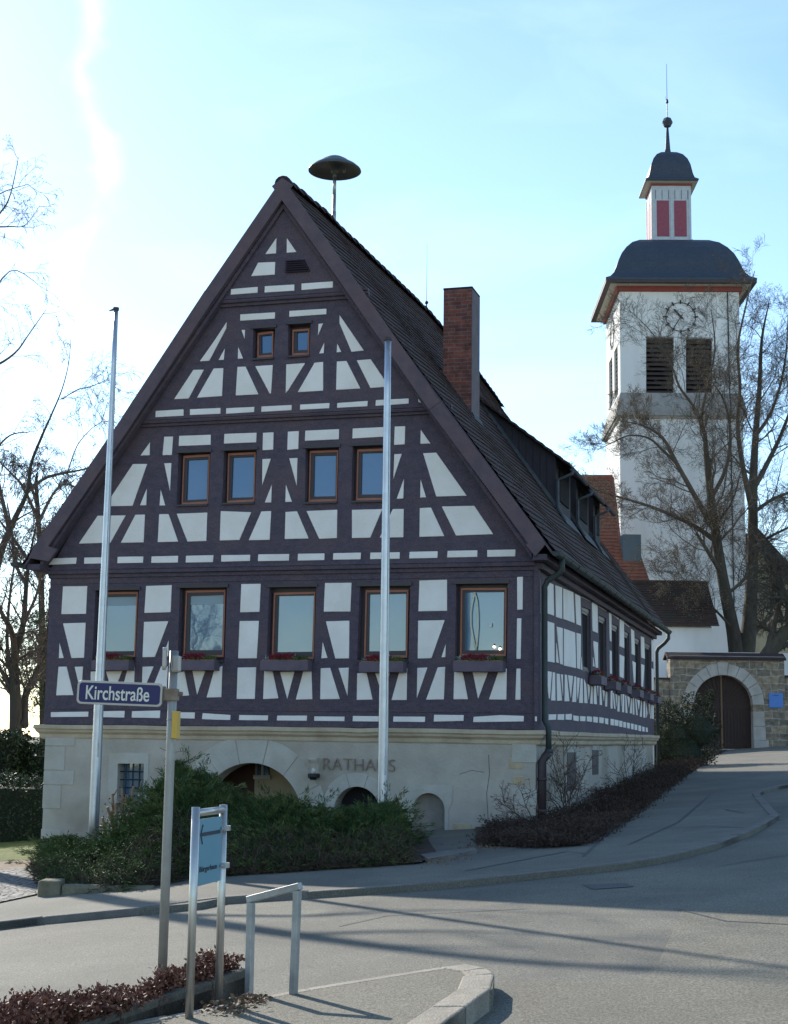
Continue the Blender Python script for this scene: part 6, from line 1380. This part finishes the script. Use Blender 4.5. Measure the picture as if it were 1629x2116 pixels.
mb.prism([gk+Vector((0,-.4,.0)),e+Vector((0,-.4,0)),e+Vector((-.45,-.4,-.35)),gk+Vector((-.5,-.4,-.35))],(0,8.5,0)); mb.build('roof',m_tile,BH)
mb=MB(); mb.prism([gk+Vector((0,-.4,-.02)),gk+Vector((-.5,-.4,-.37)),(xl-.3,-2.4,gk.z-1.7),(xl-.3,-2.4,gk.z-1.4)],(0,8.5,0)); mb.build('roof',m_tile,BH)
# churchyard wall and gate
DW=56.5
CW=empty('churchyard_wall',(12.3,DW,0)); tag(CW,'coursed sandstone wall with tile coping and a round pale stone gateway','wall'); L=CW.location
zg_=1.36
xl=at(1385,1357,DW).x-L.x; xr=at(1621,1365,DW).x-L.x; ztw=4.66
cxg=(at(1435,1500,DW).x+at(1557,1500,DW).x)/2-L.x; rg=(at(1557,1500,DW).x-at(1435,1500,DW).x)/2; zsp=at(1495,1395,DW).z-rg
op=archpoly(cxg,zsp,rg,0,0,20); op=[(p[0],0,p[2] if p[2]>.1 else -.5) for p in op]
mb=MB(); mb.holed(cut([(xl,0,-.5),(xr,0,-.5),(xr,0,ztw),(xl,0,ztw)],[op]),[],(0,.7,0)); mb.build('masonry',m_wallstone,CW)
mb=MB(); mb.prism([(xl-.12,-.12,ztw+.002),(xr+.05,-.12,ztw+.002),(xr+.05,.35,ztw+.22),(xl-.12,.35,ztw+.22)],(0,0,.07)); mb.prism([(xl-.12,.82,ztw+.002),(xr+.05,.82,ztw+.002),(xr+.05,.36,ztw+.22),(xl-.12,.36,ztw+.22)],(0,0,.07)); mb.build('coping',m_tile,CW)
mb=MB(); mb.box(xl-.003,xr+.003,.01,.69,ztw-.001,ztw+.15); mb.build('coping_bed',m_greystone,CW)
zl=at(1629,1400,DW).z; mb=MB(); mb.box(xr+.003,xr+14,.12,.6,-.5,zl); mb.box(xl-9,xl-.003,.12,.6,-.5,at(1370,1404,DW).z); mb.build('masonry',m_wallstone,CW)
mb=MB(); mb.box(xr+.003,xr+14,.05,.67,zl+.002,zl+.08); mb.box(xl-9,xl-.003,.05,.67,at(1370,1404,DW).z+.002,at(1370,1404,DW).z+.07); mb.build('coping',m_tile,CW)
def ring2():
    n=11; r0,r1=rg-.004,rg+.42
    for i in range(n):
        a0,a1=math.pi*i/n+.004,math.pi*(i+1)/n-.004; m=MB(); ro=r1+(.06 if i==n//2 else random.uniform(-.02,.02)); m.prism([(cxg+r0*math.cos(t),-.05,zsp+r0*math.sin(t)) for t in [a0+(a1-a0)*k/4 for k in range(5)]]+[(cxg+ro*math.cos(t),-.05,zsp+ro*math.sin(t)) for t in [a1-(a1-a0)*k/4 for k in range(5)]],(0,.5,0)); m.build('arch_stone',m_archstone,CW,bevel=.015)
    for s in (-1,1):
        z=zg_-.25
        for k,h in enumerate((.62,.5,.55)):
            m=MB(); x=cxg+s*rg; w=.42+(.12 if k==0 else (.03 if k==1 else 0)); m.box(min(x-s*.004,x+s*w),max(x-s*.004,x+s*w),-.05-(.06 if k==0 else 0),.45,z+.004,min(z+h,zsp-.004)); z+=h; m.build('arch_stone',m_archstone,CW,bevel=.015)
            if z>=zsp-.02: break
ring2()
GD=empty('arched_gate',(12.3,DW,0)); tag(GD,'closed dark brown double gate with sunburst boards in the stone archway','gate')
for s in (-1,1):
    mb=MB(); n=10; out=[(cxg+s*.012,.33,zg_+.03)]+[(cxg+s*.012,.33,zsp+rg-.03)]+[(cxg+s*(rg-.0)*math.sin(t),.33,zsp+rg*math.cos(t)) for t in [.1+(math.pi/2-.1)*k/n for k in range(n+1)]]+[(cxg+s*rg,.33,zg_+.03)]
    mb.prism(out,(0,.06,0)); lf_=mb.build('gate_leaf',m_gate,GD)
    mb=MB()
    for k in range(1,9):
        t=math.pi/2*k/9; d=Vector((s*math.sin(t),0,math.cos(t))); p=Vector((cxg,.30,zsp)); sd_=Vector((s*math.cos(t),0,-math.sin(t)))*.018
        mb.prism([p+d*.22+sd_,p+d*(rg-.06)+sd_*1.6,p+d*(rg-.06)-sd_*1.6,p+d*.22-sd_],(0,.028,0))
    for k in range(8):
        x=cxg+s*(.1+k*(rg-.12)/8); mb.box(min(x,x+s*.05),max(x,x+s*.05),.305,.328,zg_+.1,zsp-.18)
    mb.box(min(cxg+s*.03,cxg+s*rg),max(cxg+s*.03,cxg+s*rg),.295,.328,zsp-.14,zsp-.05)
    mb.build('battens',m_gate,lf_)
mb=MB(); mb.box(cxg-.03,cxg+.03,.28,.345,zg_+.03,zsp+rg-.03); mb.build('meeting_rail',mat('worn gate timber',(.14,.08,.04),.7),GD)
mb=MB(); mb.box(cxg-rg,cxg+rg,.0,.5,zg_-.2,zg_+.04); mb.build('threshold',m_archstone,GD)
nb=at(1608,1447,DW-.3); o=empty('notice_board',(nb.x,DW-.003,nb.z)); tag(o,'blue notice board fixed to the stone wall right of the gateway','notice board')
mb=MB(); mb.box(-.26,.26,-.05,0,-.27,.27); bd=mb.build('board',mat('notice board blue',(.05,.17,.48),.5,(.06,.19,.52),scale=3),o,bevel=.01)
mb=MB(); mb.box(-.12,.1,-.054,-.051,.17,.19); mb.build('print',m_signtext,bd)
# glimpse of trees far behind
